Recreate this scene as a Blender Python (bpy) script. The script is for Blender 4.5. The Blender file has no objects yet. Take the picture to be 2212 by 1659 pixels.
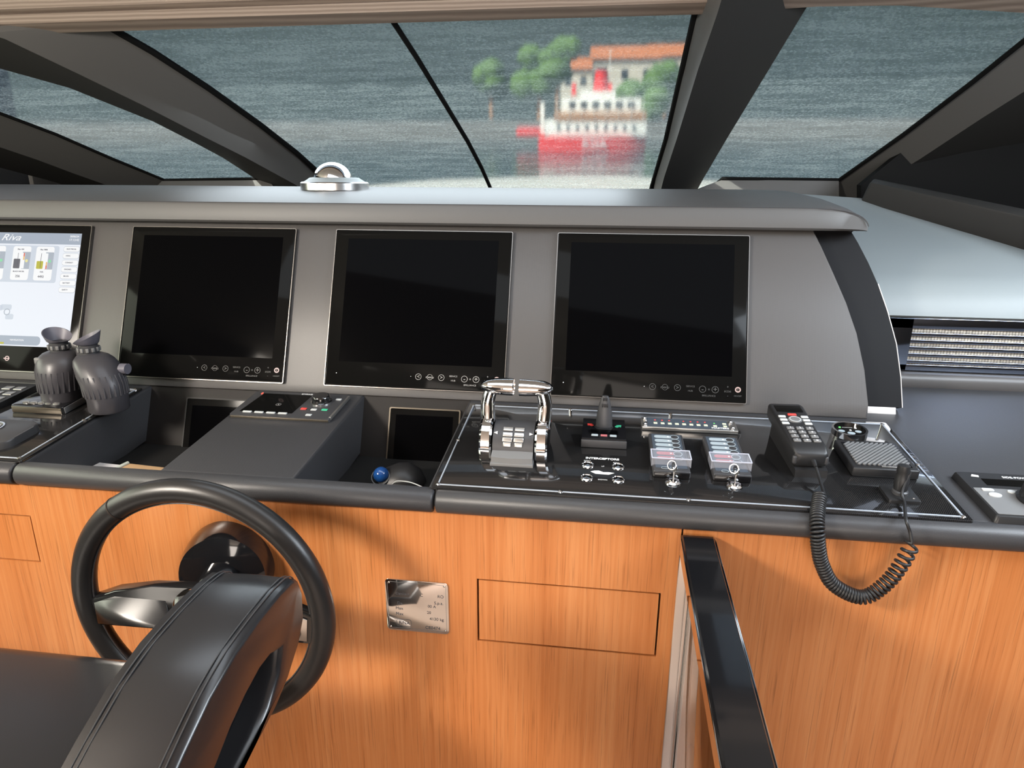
import bpy, bmesh, math, random
from math import sin, cos, pi, radians
from mathutils import Vector, Matrix
random.seed(4)
SC = bpy.context.scene
COL = SC.collection

# ------------------------------------------------------------------ camera, sky, sun, lamps, exposure
W_, H_ = 2212, 1659
FPX, YAW, PITCH, ROLL = 1455.0, 0.12778, 0.293624, 0.0057327
EYE = Vector((0, 0, 1.6))
_r = Vector((cos(YAW), sin(YAW), 0)); FW = Vector((-sin(YAW)*cos(PITCH), cos(YAW)*cos(PITCH), -sin(PITCH)))
_u = _r.cross(FW)
RT = _r*cos(ROLL) + _u*sin(ROLL); UP = -_r*sin(ROLL) + _u*cos(ROLL)
cam = bpy.data.cameras.new('camera'); camo = bpy.data.objects.new('camera', cam); COL.objects.link(camo)
cam.sensor_fit = 'HORIZONTAL'; cam.sensor_width = 36.0; cam.lens = FPX/W_*36.0
cam.clip_start = 0.02; cam.clip_end = 2000
M3 = Matrix((RT, UP, -FW)).transposed()
camo.matrix_world = Matrix.Translation(EYE) @ M3.to_4x4()
SC.camera = camo

SC.view_settings.view_transform = 'Standard'
SC.view_settings.look = 'None'
SC.view_settings.gamma = 1.0
SC.view_settings.use_curve_mapping = False
SC.view_settings.exposure = 0.0
SC.cycles.max_bounces = 10
SC.cycles.transparent_max_bounces = 12
SC.cycles.use_denoising = True
SC.cycles.sample_clamp_indirect = 6.0
SC.cycles.caustics_reflective = False
SC.cycles.caustics_refractive = False

wld = bpy.data.worlds.new('sky'); SC.world = wld; wld.use_nodes = True
nt = wld.node_tree; bg = nt.nodes['Background']
sky = nt.nodes.new('ShaderNodeTexSky'); sky.sky_type = 'NISHITA'; sky.sun_disc = False
sky.sun_elevation = radians(42); sky.sun_rotation = radians(215); sky.air_density = 1.0; sky.dust_density = 4.0
hsv = nt.nodes.new('ShaderNodeHueSaturation'); hsv.inputs['Saturation'].default_value = .45
nt.links.new(sky.outputs[0], hsv.inputs['Color']); nt.links.new(hsv.outputs[0], bg.inputs[0]); bg.inputs[1].default_value = 0.5

def lamp(name, kind, loc, energy, color, rot=None, target=None, **kw):
    l = bpy.data.lights.new(name, kind); l.energy = energy; l.color = color
    for k, v in kw.items(): setattr(l, k, v)
    o = bpy.data.objects.new(name, l); COL.objects.link(o); o.location = loc
    if target is not None:
        o.rotation_euler = (Vector(target)-Vector(loc)).to_track_quat('-Z', 'Y').to_euler()
    elif rot: o.rotation_euler = rot
    return o
lamp('sun', 'SUN', (-20, -30, 40), 13.0, (1.0, .93, .82), target=(10, 12, 0), angle=radians(1))
# daylight from the roof hatch, the aft doors and the side windows behind the helm
lamp('hatch_daylight', 'AREA', (-1.62, -.25, 2.02), 82, (1.0, .91, .80), target=(-.35, 1.04, .75), shape='RECTANGLE', size=.42, size_y=.42)
lamp('aft_door_daylight', 'AREA', (-.1, -3.6, 1.20), 120, (1.0, .90, .81), target=(-.1, 1, 1.15), shape='RECTANGLE', size=2.6, size_y=1.5)
lamp('starboard_window_daylight', 'AREA', (1.42, .95, 1.95), 38, (.82, .91, 1.0), target=(.85, 1.35, 1.1), shape='RECTANGLE', size=1.0, size_y=.5)
lamp('overhead_fill', 'AREA', (.2, .92, 2.07), 18, (.82, .91, 1.0), target=(.3, 1.35, 1.1), shape='RECTANGLE', size=2.2, size_y=.7)  # added overhead fill lamp, brightens worktop, armrest and rail
lamp('port_window_daylight', 'AREA', (-2.45, .7, 1.6), 16, (.95, 1.0, .80), target=(-.6, 1.0, 1.0), shape='RECTANGLE', size=1.6, size_y=.5)

lamp('windscreen_daylight', 'AREA', (-.62, 2.15, 1.80), 10, (.82, .93, 1.0), target=(-.62, 1.95, 1.3), shape='RECTANGLE', size=1.4, size_y=.45)
# ------------------------------------------------------------------ measuring helpers
def ray(px, py): return RT*((px-W_/2)/FPX) - UP*((py-H_/2)/FPX) + FW
def hit(px, py, P, n):
    d = ray(px, py); n = Vector(n); return EYE + d*((Vector(P)-EYE).dot(n)/d.dot(n))
def atY(px, py, Y): return hit(px, py, (0, Y, 0), (0, 1, 0))
TILT, INC = 0.39582, 0.092287                       # instrument panel leans back, worktop rises towards the bow
P0 = Vector((0, 1.52, 1.307)); PT = Vector((0, sin(TILT), cos(TILT))); PN = Vector((0, -cos(TILT), sin(TILT)))
D0 = Vector((0, 1.44, 1.116)); DN = Vector((0, -sin(INC), cos(INC)))
def deckz(y): return D0.z + (y-D0.y)*math.tan(INC)
def DK(x, y, rz=0, up=0): return Matrix.Translation(Vector((x, y, deckz(y))) + DN*up) @ Matrix.Rotation(INC, 4, 'X') @ Matrix.Rotation(rz, 4, 'Z')
def PF(x, v, up=0): return Matrix.Translation(P0 + Vector((x, 0, 0)) + PT*v + PN*up) @ Matrix.Rotation(pi/2-TILT, 4, 'X')
def pu(px, py):
    h = hit(px, py, P0, PN); return h.x, (h-P0).dot(PT)
def dk(px, py, up=0): return hit(px, py, D0 + DN*up, DN)
def T(x, y, z): return Matrix.Translation((x, y, z))
I4 = Matrix.Identity(4)

# ------------------------------------------------------------------ materials
def mat(name, col, rough=.5, metal=0, spec=.5, coat=0, coatr=.05, emit=None, es=1, trans=0, ior=1.45, bump=None, alpha=1):
    m = bpy.data.materials.new(name); m.use_nodes = True
    b = m.node_tree.nodes['Principled BSDF']
    b.inputs['Base Color'].default_value = (*col, 1); b.inputs['Roughness'].default_value = rough
    b.inputs['Metallic'].default_value = metal; b.inputs['Specular IOR Level'].default_value = spec
    b.inputs['Coat Weight'].default_value = coat; b.inputs['Coat Roughness'].default_value = coatr
    b.inputs['Transmission Weight'].default_value = trans; b.inputs['IOR'].default_value = ior
    b.inputs['Alpha'].default_value = alpha
    if emit: b.inputs['Emission Color'].default_value = (*emit, 1); b.inputs['Emission Strength'].default_value = es
    if bump: bump(m.node_tree, b)
    return m
def coords(n, scale=(1, 1, 1), rot=(0, 0, 0)):
    t = n.nodes.new('ShaderNodeTexCoord'); mp = n.nodes.new('ShaderNodeMapping')
    mp.inputs['Scale'].default_value = scale; mp.inputs['Rotation'].default_value = rot
    n.links.new(t.outputs['Object'], mp.inputs[0]); return mp.outputs[0]
def add_bump(n, b, h, strength, dist):
    bp = n.nodes.new('ShaderNodeBump'); bp.inputs['Strength'].default_value = strength; bp.inputs['Distance'].default_value = dist
    n.links.new(h, bp.inputs['Height']); n.links.new(bp.outputs[0], b.inputs['Normal'])
def ramp(n, fac, stops):
    r = n.nodes.new('ShaderNodeValToRGB'); e = r.color_ramp.elements
    while len(e) < len(stops): e.new(.5)
    for k, (p, c) in zip(e, stops): k.position = p; k.color = (*c, 1) if len(c) == 3 else c
    n.links.new(fac, r.inputs[0]); return r.outputs[0]
def weave(period, strength, rz=pi/4, rx=0):
    def f(n, b):
        c = n.nodes.new('ShaderNodeTexChecker'); c.inputs['Scale'].default_value = 1/period
        n.links.new(coords(n, rot=(rx, .35, rz)), c.inputs['Vector'])
        add_bump(n, b, c.outputs['Fac'], strength, .0006)
    return f
def grainbump(scale, strength, dist=.001, stretch=(1, 1, 1)):
    def f(n, b):
        c = n.nodes.new('ShaderNodeTexNoise'); c.inputs['Scale'].default_value = scale; c.inputs['Detail'].default_value = 3
        n.links.new(coords(n, stretch), c.inputs['Vector']); add_bump(n, b, c.outputs['Fac'], strength, dist)
    return f
def carbon(n, b):
    v = coords(n, rot=(0, 0, .6))
    w = n.nodes.new('ShaderNodeTexWave'); w.inputs['Scale'].default_value = 120; w.inputs['Distortion'].default_value = 0
    n.links.new(v, w.inputs['Vector'])
    n.links.new(ramp(n, w.outputs['Fac'], [(.3, (.006, .006, .007)), (.9, (.022, .021, .020))]), b.inputs['Base Color'])
def wood_nodes(n, b):
    n1 = n.nodes.new('ShaderNodeTexNoise'); n1.inputs['Scale'].default_value = 1; n1.inputs['Detail'].default_value = 5
    n.links.new(coords(n, (130, 130, 2.2)), n1.inputs['Vector'])
    n2 = n.nodes.new('ShaderNodeTexNoise'); n2.inputs['Scale'].default_value = 1; n2.inputs['Detail'].default_value = 3
    n.links.new(coords(n, (16, 16, .8)), n2.inputs['Vector'])
    n3 = n.nodes.new('ShaderNodeTexNoise'); n3.inputs['Scale'].default_value = 1; n3.inputs['Detail'].default_value = 4
    n.links.new(coords(n, (420, 420, 9)), n3.inputs['Vector'])
    mx = n.nodes.new('ShaderNodeMix'); mx.data_type = 'FLOAT'; mx.inputs[0].default_value = .45
    n.links.new(n1.outputs['Fac'], mx.inputs[2]); n.links.new(n2.outputs['Fac'], mx.inputs[3])
    c1 = ramp(n, mx.outputs[0], [(.32, (.46, .152, .042)), (.5, (.54, .200, .064)), (.68, (.61, .258, .096))])
    pores = ramp(n, n3.outputs['Fac'], [(.30, (.70, .68, .66)), (.44, (1, 1, 1))])
    mc = n.nodes.new('ShaderNodeMix'); mc.data_type = 'RGBA'; mc.blend_type = 'MULTIPLY'; mc.inputs[0].default_value = 1
    n.links.new(c1, mc.inputs[6]); n.links.new(pores, mc.inputs[7]); n.links.new(mc.outputs[2], b.inputs['Base Color'])
    add_bump(n, b, n3.outputs['Fac'], .12, .0005)
def ribbed(n, b):
    w = n.nodes.new('ShaderNodeTexWave'); w.bands_direction = 'Z'; w.inputs['Scale'].default_value = 38; w.inputs['Distortion'].default_value = 1.2; w.inputs['Detail'].default_value = 3
    n.links.new(coords(n, (.25, 1, 1)), w.inputs['Vector'])
    n.links.new(ramp(n, w.outputs['Fac'], [(0, (.165, .125, .10)), (1, (.24, .19, .155))]), b.inputs['Base Color'])
    add_bump(n, b, w.outputs['Fac'], .3, .002)
def teak(n, b):
    w = n.nodes.new('ShaderNodeTexWave'); w.bands_direction = 'X'; w.inputs['Scale'].default_value = 3.5
    n.links.new(coords(n), w.inputs['Vector'])
    n.links.new(ramp(n, w.outputs['Fac'], [(0, (.04, .03, .02)), (.06, (.48, .34, .22)), (1, (.55, .40, .27))]), b.inputs['Base Color'])

def beads(n, b):
    v = n.nodes.new('ShaderNodeTexVoronoi'); v.inputs['Scale'].default_value = 150; v.inputs['Randomness'].default_value = .15
    n.links.new(coords(n), v.inputs['Vector'])
    n.links.new(ramp(n, v.outputs['Distance'], [(.2, (.56, .53, .46)), (.62, (.12, .11, .095))]), b.inputs['Base Color'])
M = {}
M['vinyl'] = mat('grey textured vinyl', (.070, .066, .065), .40, spec=.45, bump=weave(.0028, .22))
M['vinyl_top'] = mat('grey vinyl of the visor', (.066, .064, .063), .50, spec=.5, coat=.15, coatr=.45, bump=weave(.0028, .15))
M['vinyl_dark'] = mat('charcoal textured vinyl', (.040, .040, .043), .42, spec=.5, bump=weave(.0030, .45))
M['vinyl_shade'] = mat('vinyl darkened by well shade', (.016, .014, .013), .55, spec=.2)  # panel vinyl with the shade inside the wells put into its colour
M['well'] = mat('black lining', (.010, .010, .010), .6)
M['leather'] = mat('black leather', (.018, .018, .020), .30, spec=.6, bump=grainbump(420, .10, .0006))
M['leather_arm'] = mat('polished black leather', (.016, .016, .018), .26, spec=.8, bump=grainbump(420, .07, .0005))
M['leather_rim'] = mat('black stitched leather', (.016, .015, .015), .36, spec=.6, bump=grainbump(500, .12, .0005))
M['wood'] = mat('orange cherry veneer', (.5, .2, .06), .30, coat=.25, coatr=.18, bump=wood_nodes)
M['gap'] = mat('dark gap', (.02, .012, .008), .8)
M['carbon'] = mat('black gloss carbon panel', (.01, .01, .01), .10, spec=.6, coat=.6, coatr=.02, bump=carbon)
M['chrome'] = mat('polished chrome', (.86, .86, .87), .05, 1)
M['pale_satin'] = mat('pale satin aluminium', (.52, .49, .47), .45, .4)
M['chrome_dark_refl'] = mat('chrome with painted dark reflection', (.36, .40, .50), .08, 1)  # chrome whose dark blue reflection is put into the base colour
M['steel'] = mat('brushed steel', (.62, .61, .60), .25, 1)
M['mirror'] = mat('mirror polished steel', (.80, .80, .80), .06, 1)
M['satin'] = mat('satin silver', (.50, .49, .47), .32, .9)
M['gloss_black'] = mat('gloss black', (.008, .008, .009), .09, spec=.6, coat=.5)
M['black'] = mat('black plastic', (.016, .016, .017), .42)
M['dark_grey'] = mat('dark grey plastic', (.045, .045, .048), .42)
M['mid_grey'] = mat('grey plastic', (.16, .16, .16), .45)
M['light_grey'] = mat('light grey rubber key', (.50, .52, .52), .5)
M['armour'] = mat('grey rubber armour', (.048, .046, .052), .36, bump=grainbump(300, .15, .0006))
M['rubber'] = mat('grey eyecup rubber', (.11, .107, .13), .45)
M['gasket'] = mat('black gasket', (.004, .004, .004), .7, spec=.1)
M['bezel'] = mat('black bezel glass', (.0055, .0053, .005), .08, spec=.07)
M['bronze'] = mat('bronzed edge', (.10, .085, .065), .35, .6)
M['strip'] = mat('pale aluminium strip', (.42, .46, .52), .35, .35)
M['frame'] = mat('dull steel frame', (.20, .19, .18), .35, 1)
M['screen_off'] = mat('unlit screen', (.0015, .0015, .0018), .06, spec=.02)
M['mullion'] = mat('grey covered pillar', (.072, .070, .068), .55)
M['shade_and_sill'] = mat('shaded pillar side and dark sill', (.018, .017, .0155), .65)  # darker pillar cover, shade of the unlit faces painted in; sill shares it
M['wall'] = mat('dark lining', (.014, .013, .0115), .8, spec=.1)
M['header'] = mat('ribbed taupe headliner', (.2, .15, .12), .7, bump=ribbed)
M['ceiling'] = mat('warm white ceiling', (.62, .56, .50), .6)
M['cabin'] = mat('cream cabin lining', (.50, .44, .38), .6)
M['floor'] = mat('taupe carpet', (.46, .36, .30), .9, bump=grainbump(200, .3, .002))
M['white_ink'] = mat('white lettering', (.75, .75, .75), .5)
M['grey_ink'] = mat('grey lettering', (.30, .29, .28), .5)
M['dim_ink'] = mat('dim grey lettering', (.055, .055, .055), .5)
M['dark_ink'] = mat('dark lettering', (.05, .05, .06), .5)
M['red'] = mat('red', (.70, .06, .05), .4)
M['green'] = mat('green', (.05, .45, .25), .4)
M['pink'] = mat('dull red key', (.42, .12, .13), .5)
M['cream_key'] = mat('pale yellow key', (.62, .66, .50), .5)
M['slate'] = mat('slate blue face', (.060, .075, .095), .4)
M['ice'] = mat('pale blue grey key', (.36, .42, .45), .45)
M['gold'] = mat('brass', (.70, .55, .30), .2, 1)
M['blue_ball'] = mat('blue trackball', (.01, .06, .22), .12, coat=.5)
M['paper'] = mat('white paper', (.72, .70, .70), .7)
M['card'] = mat('tan card cover', (.50, .32, .17), .7)
M['band'] = mat('pale elastic', (.50, .54, .48), .6)
M['beige'] = mat('beige mesh', (.50, .47, .41), .7, bump=beads)
M['fairing'] = mat('pale grey vinyl', (.215, .242, .250), .45, spec=.3, bump=weave(.003, .12))
M['glass'] = mat('clear glass', (.9, .97, .95), .02, trans=1, ior=1.45)
M['frost'] = mat('frosted plastic edge', (.62, .64, .74), .3, alpha=.75)
M['clear'] = None
def em(name, c, s=1): return mat(name, (0, 0, 0), .5, emit=c, es=s)
M['ui_white'] = em('lit screen', (.80, .84, .92), .95)
M['ui_band'] = em('lit screen band', (.36, .42, .52), .9)
M['ui_card'] = em('lit screen card', (.90, .91, .93), .95)
M['ui_panel'] = em('lit screen pale blue', (.62, .68, .78), .9)
M['ui_grey'] = em('lit screen slate', (.40, .45, .53), .9)
M['ui_dark'] = em('lit screen dark', (.10, .10, .14), .8)
M['ui_olive'] = em('lit screen olive', (.50, .47, .02), .9)
M['ui_green'] = em('lit screen green', (.25, .72, .40), .9)
M['ui_yellow'] = em('lit screen yellow', (.85, .78, .35), .9)
M['ui_red'] = em('lit screen red', (.75, .12, .08), .9)
M['ui_orange'] = em('lit screen orange', (.85, .50, .15), .9)
M['led_red'] = em('red light', (1, .18, .12), 1.0)
M['led_green'] = em('green light', (.25, 1, .25), 1.0)
M['led_pink'] = em('lit power ring', (1, .72, .66), .8)

def glass_thin():
    m = bpy.data.materials.new('windscreen glass'); m.use_nodes = True; n = m.node_tree; n.nodes.clear()
    o = n.nodes.new('ShaderNodeOutputMaterial'); t = n.nodes.new('ShaderNodeBsdfTransparent'); t.inputs[0].default_value = (.86, .90, .90, 1)
    g = n.nodes.new('ShaderNodeBsdfGlossy'); g.inputs['Roughness'].default_value = .02
    x = n.nodes.new('ShaderNodeMixShader'); x.inputs[0].default_value = .04
    n.links.new(t.outputs[0], x.inputs[1]); n.links.new(g.outputs[0], x.inputs[2]); n.links.new(x.outputs[0], o.inputs[0]); return m
M['pane'] = glass_thin()
def cover_mat():
    m = bpy.data.materials.new('wrinkled mesh cover'); m.use_nodes = True; n = m.node_tree; n.nodes.clear()
    o = n.nodes.new('ShaderNodeOutputMaterial')
    fine = n.nodes.new('ShaderNodeTexNoise'); fine.inputs['Scale'].default_value = 1; fine.inputs['Detail'].default_value = 3
    n.links.new(coords(n, (130, 170, 170)), fine.inputs['Vector'])
    big = n.nodes.new('ShaderNodeTexNoise'); big.inputs['Scale'].default_value = 1; big.inputs['Detail'].default_value = 4; big.inputs['Distortion'].default_value = .6
    n.links.new(coords(n, (5, 42, 42), (0, 0, .08)), big.inputs['Vector'])
    crease = n.nodes.new('ShaderNodeTexNoise'); crease.noise_type = 'RIDGED_MULTIFRACTAL'; crease.inputs['Scale'].default_value = 1; crease.inputs['Detail'].default_value = 3; crease.inputs['Distortion'].default_value = .3
    n.links.new(coords(n, (3.2, 17, 17), (0, 0, .10)), crease.inputs['Vector'])
    h = n.nodes.new('ShaderNodeMix'); h.data_type = 'FLOAT'; h.inputs[0].default_value = .42
    n.links.new(fine.outputs['Fac'], h.inputs[2]); n.links.new(big.outputs['Fac'], h.inputs[3])
    bp = n.nodes.new('ShaderNodeBump'); bp.inputs['Strength'].default_value = .8; bp.inputs['Distance'].default_value = .008
    n.links.new(h.outputs[0], bp.inputs['Height'])
    base = ramp(n, h.outputs[0], [(.40, (.175, .215, .250)), (.50, (.300, .350, .390)), (.60, (.44, .49, .515))])
    crease_shine = ramp(n, crease.outputs['Fac'], [(.55, (0, 0, 0)), (1.0, (.34, .35, .31))])  # highlights along the wrinkles, painted as paler streaks in the cover colour
    addc = n.nodes.new('ShaderNodeMix'); addc.data_type = 'RGBA'; addc.blend_type = 'ADD'; addc.inputs[0].default_value = .8
    n.links.new(base, addc.inputs[6]); n.links.new(crease_shine, addc.inputs[7]); col = addc.outputs[2]
    d = n.nodes.new('ShaderNodeBsdfDiffuse'); tr = n.nodes.new('ShaderNodeBsdfTranslucent')
    for q in (d, tr): n.links.new(col, q.inputs['Color']); n.links.new(bp.outputs[0], q.inputs['Normal'])
    a = n.nodes.new('ShaderNodeMixShader'); a.inputs[0].default_value = .72
    n.links.new(d.outputs[0], a.inputs[1]); n.links.new(tr.outputs[0], a.inputs[2])
    rf = n.nodes.new('ShaderNodeBsdfRefraction'); rf.inputs['Color'].default_value = (1, 1, 1, 1); rf.inputs['Roughness'].default_value = .16; rf.inputs['IOR'].default_value = 1.03
    tp = n.nodes.new('ShaderNodeBsdfTransparent')
    see = n.nodes.new('ShaderNodeMixShader'); see.inputs[0].default_value = 0.0
    n.links.new(rf.outputs[0], see.inputs[1]); n.links.new(tp.outputs[0], see.inputs[2])
    x = n.nodes.new('ShaderNodeMixShader'); x.inputs[0].default_value = .53
    n.links.new(a.outputs[0], x.inputs[1]); n.links.new(see.outputs[0], x.inputs[2])
    n.links.new(x.outputs[0], o.inputs[0]); return m
M['cover'] = cover_mat()
def clear_mat():
    m = bpy.data.materials.new('clear plastic cover'); m.use_nodes = True; n = m.node_tree; n.nodes.clear()
    o = n.nodes.new('ShaderNodeOutputMaterial'); t = n.nodes.new('ShaderNodeBsdfTransparent'); d = n.nodes.new('ShaderNodeBsdfPrincipled')
    d.inputs['Base Color'].default_value = (.7, .72, .80, 1); d.inputs['Roughness'].default_value = .08
    x = n.nodes.new('ShaderNodeMixShader'); x.inputs[0].default_value = .14
    n.links.new(t.outputs[0], x.inputs[1]); n.links.new(d.outputs[0], x.inputs[2]); n.links.new(x.outputs[0], o.inputs[0]); return m
M['clear'] = clear_mat()

# ------------------------------------------------------------------ mesh helpers
class B:
    def __init__(s): s.bm = bmesh.new()
    def _bev(s, faces, w, seg=3, keep=None):
        if w <= 0: return
        es = list({e for f in faces for e in f.edges if keep is None or keep(e)})
        bmesh.ops.bevel(s.bm, geom=es, offset=w, segments=seg, profile=.5, affect='EDGES', clamp_overlap=True)
    def box(s, c, d, bev=0, seg=3, R=None):
        r = bmesh.ops.create_cube(s.bm, size=1)
        Mx = Matrix.Translation(c) @ (R or I4) @ Matrix.Diagonal((*d, 1))
        bmesh.ops.transform(s.bm, matrix=Mx, verts=r['verts'])
        s._bev({f for v in r['verts'] for f in v.link_faces}, bev, seg); return s
    def prism(s, pts, z0, z1, bev=0, seg=2, Mx=None):
        lo = [s.bm.verts.new((x, y, z0)) for x, y in pts]; hi = [s.bm.verts.new((x, y, z1)) for x, y in pts]
        n = len(pts); fs = []
        fs.append(s.bm.faces.new(lo[::-1])); top = s.bm.faces.new(hi); fs.append(top)
        for i in range(n): fs.append(s.bm.faces.new((lo[i], lo[(i+1) % n], hi[(i+1) % n], hi[i])))
        if Mx: bmesh.ops.transform(s.bm, matrix=Mx, verts=lo+hi)
        if bev: bmesh.ops.bevel(s.bm, geom=list(top.edges), offset=bev, segments=seg, profile=.5, affect='EDGES', clamp_overlap=True)
        return s
    def loft(s, secs, caps=True, closed=True):
        rs = [[s.bm.verts.new(p) for p in q] for q in secs]; n = len(rs[0])
        for a, b in zip(rs, rs[1:]):
            for i in range(n if closed else n-1):
                s.bm.faces.new((a[i], a[(i+1) % n], b[(i+1) % n], b[i]))
        if caps: s.bm.faces.new(rs[0][::-1]); s.bm.faces.new(rs[-1])
        return s
    def lathe(s, prof, seg=40, Mx=None, sx=1, sy=1):
        return s.loft_m([[(r*cos(2*pi*k/seg)*sx, r*sin(2*pi*k/seg)*sy, z) for k in range(seg)] for r, z in prof], Mx)
    def loft_m(s, secs, Mx=None):
        if Mx: secs = [[Mx @ Vector(p) for p in q] for q in secs]
        return s.loft(secs)
    def cyl(s, c, r, h, seg=28, r2=None, axis='z'):
        R = {'z': I4, 'x': Matrix.Rotation(pi/2, 4, 'Y'), 'y': Matrix.Rotation(-pi/2, 4, 'X')}[axis]
        return s.lathe([(r, -h/2), (r if r2 is None else r2, h/2)], seg, Matrix.Translation(c) @ R)
    def ball(s, c, r, sc=(1, 1, 1), seg=24, R=None):
        q = bmesh.ops.create_uvsphere(s.bm, u_segments=seg, v_segments=seg//2, radius=r)
        bmesh.ops.transform(s.bm, matrix=Matrix.Translation(c) @ (R or I4) @ Matrix.Diagonal((*sc, 1)), verts=q['verts']); return s
    def tube(s, path, r, seg=10, closed=False):
        path = [Vector(p) for p in path]; n = len(path); secs = []; nrm = None
        for i, p in enumerate(path):
            a = path[(i-1) % n] if (closed or i > 0) else p; b = path[(i+1) % n] if (closed or i < n-1) else p
            t = (b-a).normalized()
            if nrm is None:
                nrm = t.orthogonal().normalized()
            nrm = (nrm - t*nrm.dot(t)).normalized(); bn = t.cross(nrm)
            rr = r[i] if isinstance(r, (list, tuple)) else r
            secs.append([p + nrm*rr*cos(2*pi*k/seg) + bn*rr*sin(2*pi*k/seg) for k in range(seg)])
        if closed:
            rs = [[s.bm.verts.new(p) for p in q] for q in secs]
            # close with the best matching twist
            for j in range(n):
                A = rs[j]; Bq = rs[(j+1) % n]; off = 0
                if j == n-1: off = min(range(seg), key=lambda o: (A[0].co-Bq[o].co).length)
                for i in range(seg): s.bm.faces.new((A[i], A[(i+1) % seg], Bq[(i+1+off) % seg], Bq[(i+off) % seg]))
            return s
        return s.loft(secs)
    def poly3(s, pts, thick):
        """slab: outline of 3-D points, pushed along 'thick' (a vector)"""
        a = [s.bm.verts.new(p) for p in pts]; b = [s.bm.verts.new(Vector(p)+Vector(thick)) for p in pts]; n = len(a)
        s.bm.faces.new(a); s.bm.faces.new(b[::-1])
        for i in range(n): s.bm.faces.new((a[i], b[i], b[(i+1) % n], a[(i+1) % n]))
        return s

WM = {}
def link(o, parent, Mw):
    COL.objects.link(o); WM[o] = Mw
    if parent is not None:
        o.parent = parent; o.matrix_parent_inverse = I4.copy(); o.matrix_basis = WM[parent].inverted() @ Mw
    else: o.matrix_basis = Mw
    return o
def obj(name, b, m, parent=None, Mw=None, sharp=35, label=None):
    bm = b.bm; bmesh.ops.recalc_face_normals(bm, faces=bm.faces)
    me = bpy.data.meshes.new(name); bm.to_mesh(me); bm.free()
    for p in me.polygons: p.use_smooth = True
    me.set_sharp_from_angle(angle=radians(sharp))
    me.materials.append(M[m] if isinstance(m, str) else m)
    o = bpy.data.objects.new(name, me)
    if label: o['label'] = label
    if Mw is None: Mw = WM[parent].copy() if parent is not None else I4.copy()
    return link(o, parent, Mw)
def wobj(name, b, m, parent=None, **k): return obj(name, b, m, parent, I4.copy(), **k)     # mesh already in world space
def tag(o, label, cat, group=None):
    o['label'] = label; o['category'] = cat
    if group: o['group'] = group
    return o
def thing(name, label, cat, Mw, group=None):
    o = bpy.data.objects.new(name, None); o.empty_display_size = .05
    link(o, None, Mw); return tag(o, label, cat, group)
def struct(name, b, m, **k):
    o = wobj(name, b, m, **k); o['kind'] = 'structure'; return o
def text(s, size, m, parent, Mw, name='lettering', ext=.00025, align='CENTER', sx=1, bold=0, shear=0):
    c = bpy.data.curves.new('t', 'FONT'); c.body = s; c.shear = shear; c.size = size; c.align_x = align; c.align_y = 'CENTER'; c.extrude = ext; c.offset = bold
    t = bpy.data.objects.new('t', c); COL.objects.link(t)
    dg = bpy.context.evaluated_depsgraph_get(); me = bpy.data.meshes.new_from_object(t.evaluated_get(dg))
    bpy.data.objects.remove(t); bpy.data.curves.remove(c)
    me.name = name; me.materials.clear(); me.materials.append(M[m]); me.transform(Matrix.Diagonal((sx, 1, 1, 1)))
    return link(bpy.data.objects.new(name, me), parent, Mw)
def rrect(w, h, r, cx=0, cy=0, n=5):
    out = []
    for (sx, sy, a0) in ((1, 1, 0), (-1, 1, pi/2), (-1, -1, pi), (1, -1, 1.5*pi)):
        for k in range(n+1):
            a = a0 + pi/2*k/n; out.append((cx+sx*(w/2-r)+r*cos(a), cy+sy*(h/2-r)+r*sin(a)))
    return out
def ring(b, r, w, z0, z1, cx=0, cy=0, seg=36):
    secs = []
    for k in range(seg):
        a = 2*pi*k/seg; secs.append([(cx+q*cos(a), cy+q*sin(a), z) for q, z in ((r-w, z0), (r, z0), (r, z1), (r-w, z1))])
    secs.append(secs[0]); b.loft(secs, caps=False); bmesh.ops.remove_doubles(b.bm, verts=b.bm.verts, dist=1e-6); return b
def circ(r, n=28, cx=0, cy=0, sy=1): return [(cx+r*cos(2*pi*k/n), cy+sy*r*sin(2*pi*k/n)) for k in range(n)]
def smooth_path(pts, n):
    pts = [Vector(p) for p in pts]; P = [2*pts[0]-pts[1]] + pts + [2*pts[-1]-pts[-2]]; out = []
    for i in range(1, len(P)-2):
        for k in range(n):
            t = k/n; a, b, c, d = P[i-1:i+3]
            out.append(.5*((2*b)+(c-a)*t+(2*a-5*b+4*c-d)*t*t+(3*b-a-3*c+d)*t**3))
    return out + [pts[-1]]

# ------------------------------------------------------------------ setting: shell of the wheelhouse
struct('floor', B().box((-.4, -1.3, -.03), (4.4, 8.4, .06)), 'floor')
struct('ceiling', B().box((-.4, -1.10, 2.12), (4.4, 5.7, .06)), 'ceiling')
struct('wall_back', B().box((-.4, -4.05, 1.05), (4.4, .1, 2.2)), 'cabin')
struct('wall_left', B().box((-2.63, -.6, 1.05), (.06, 7.0, 2.2)), 'wall')
struct('wall_right', B().box((1.70, -.6, 1.05), (.06, 7.0, 2.2)), 'wall')

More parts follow.
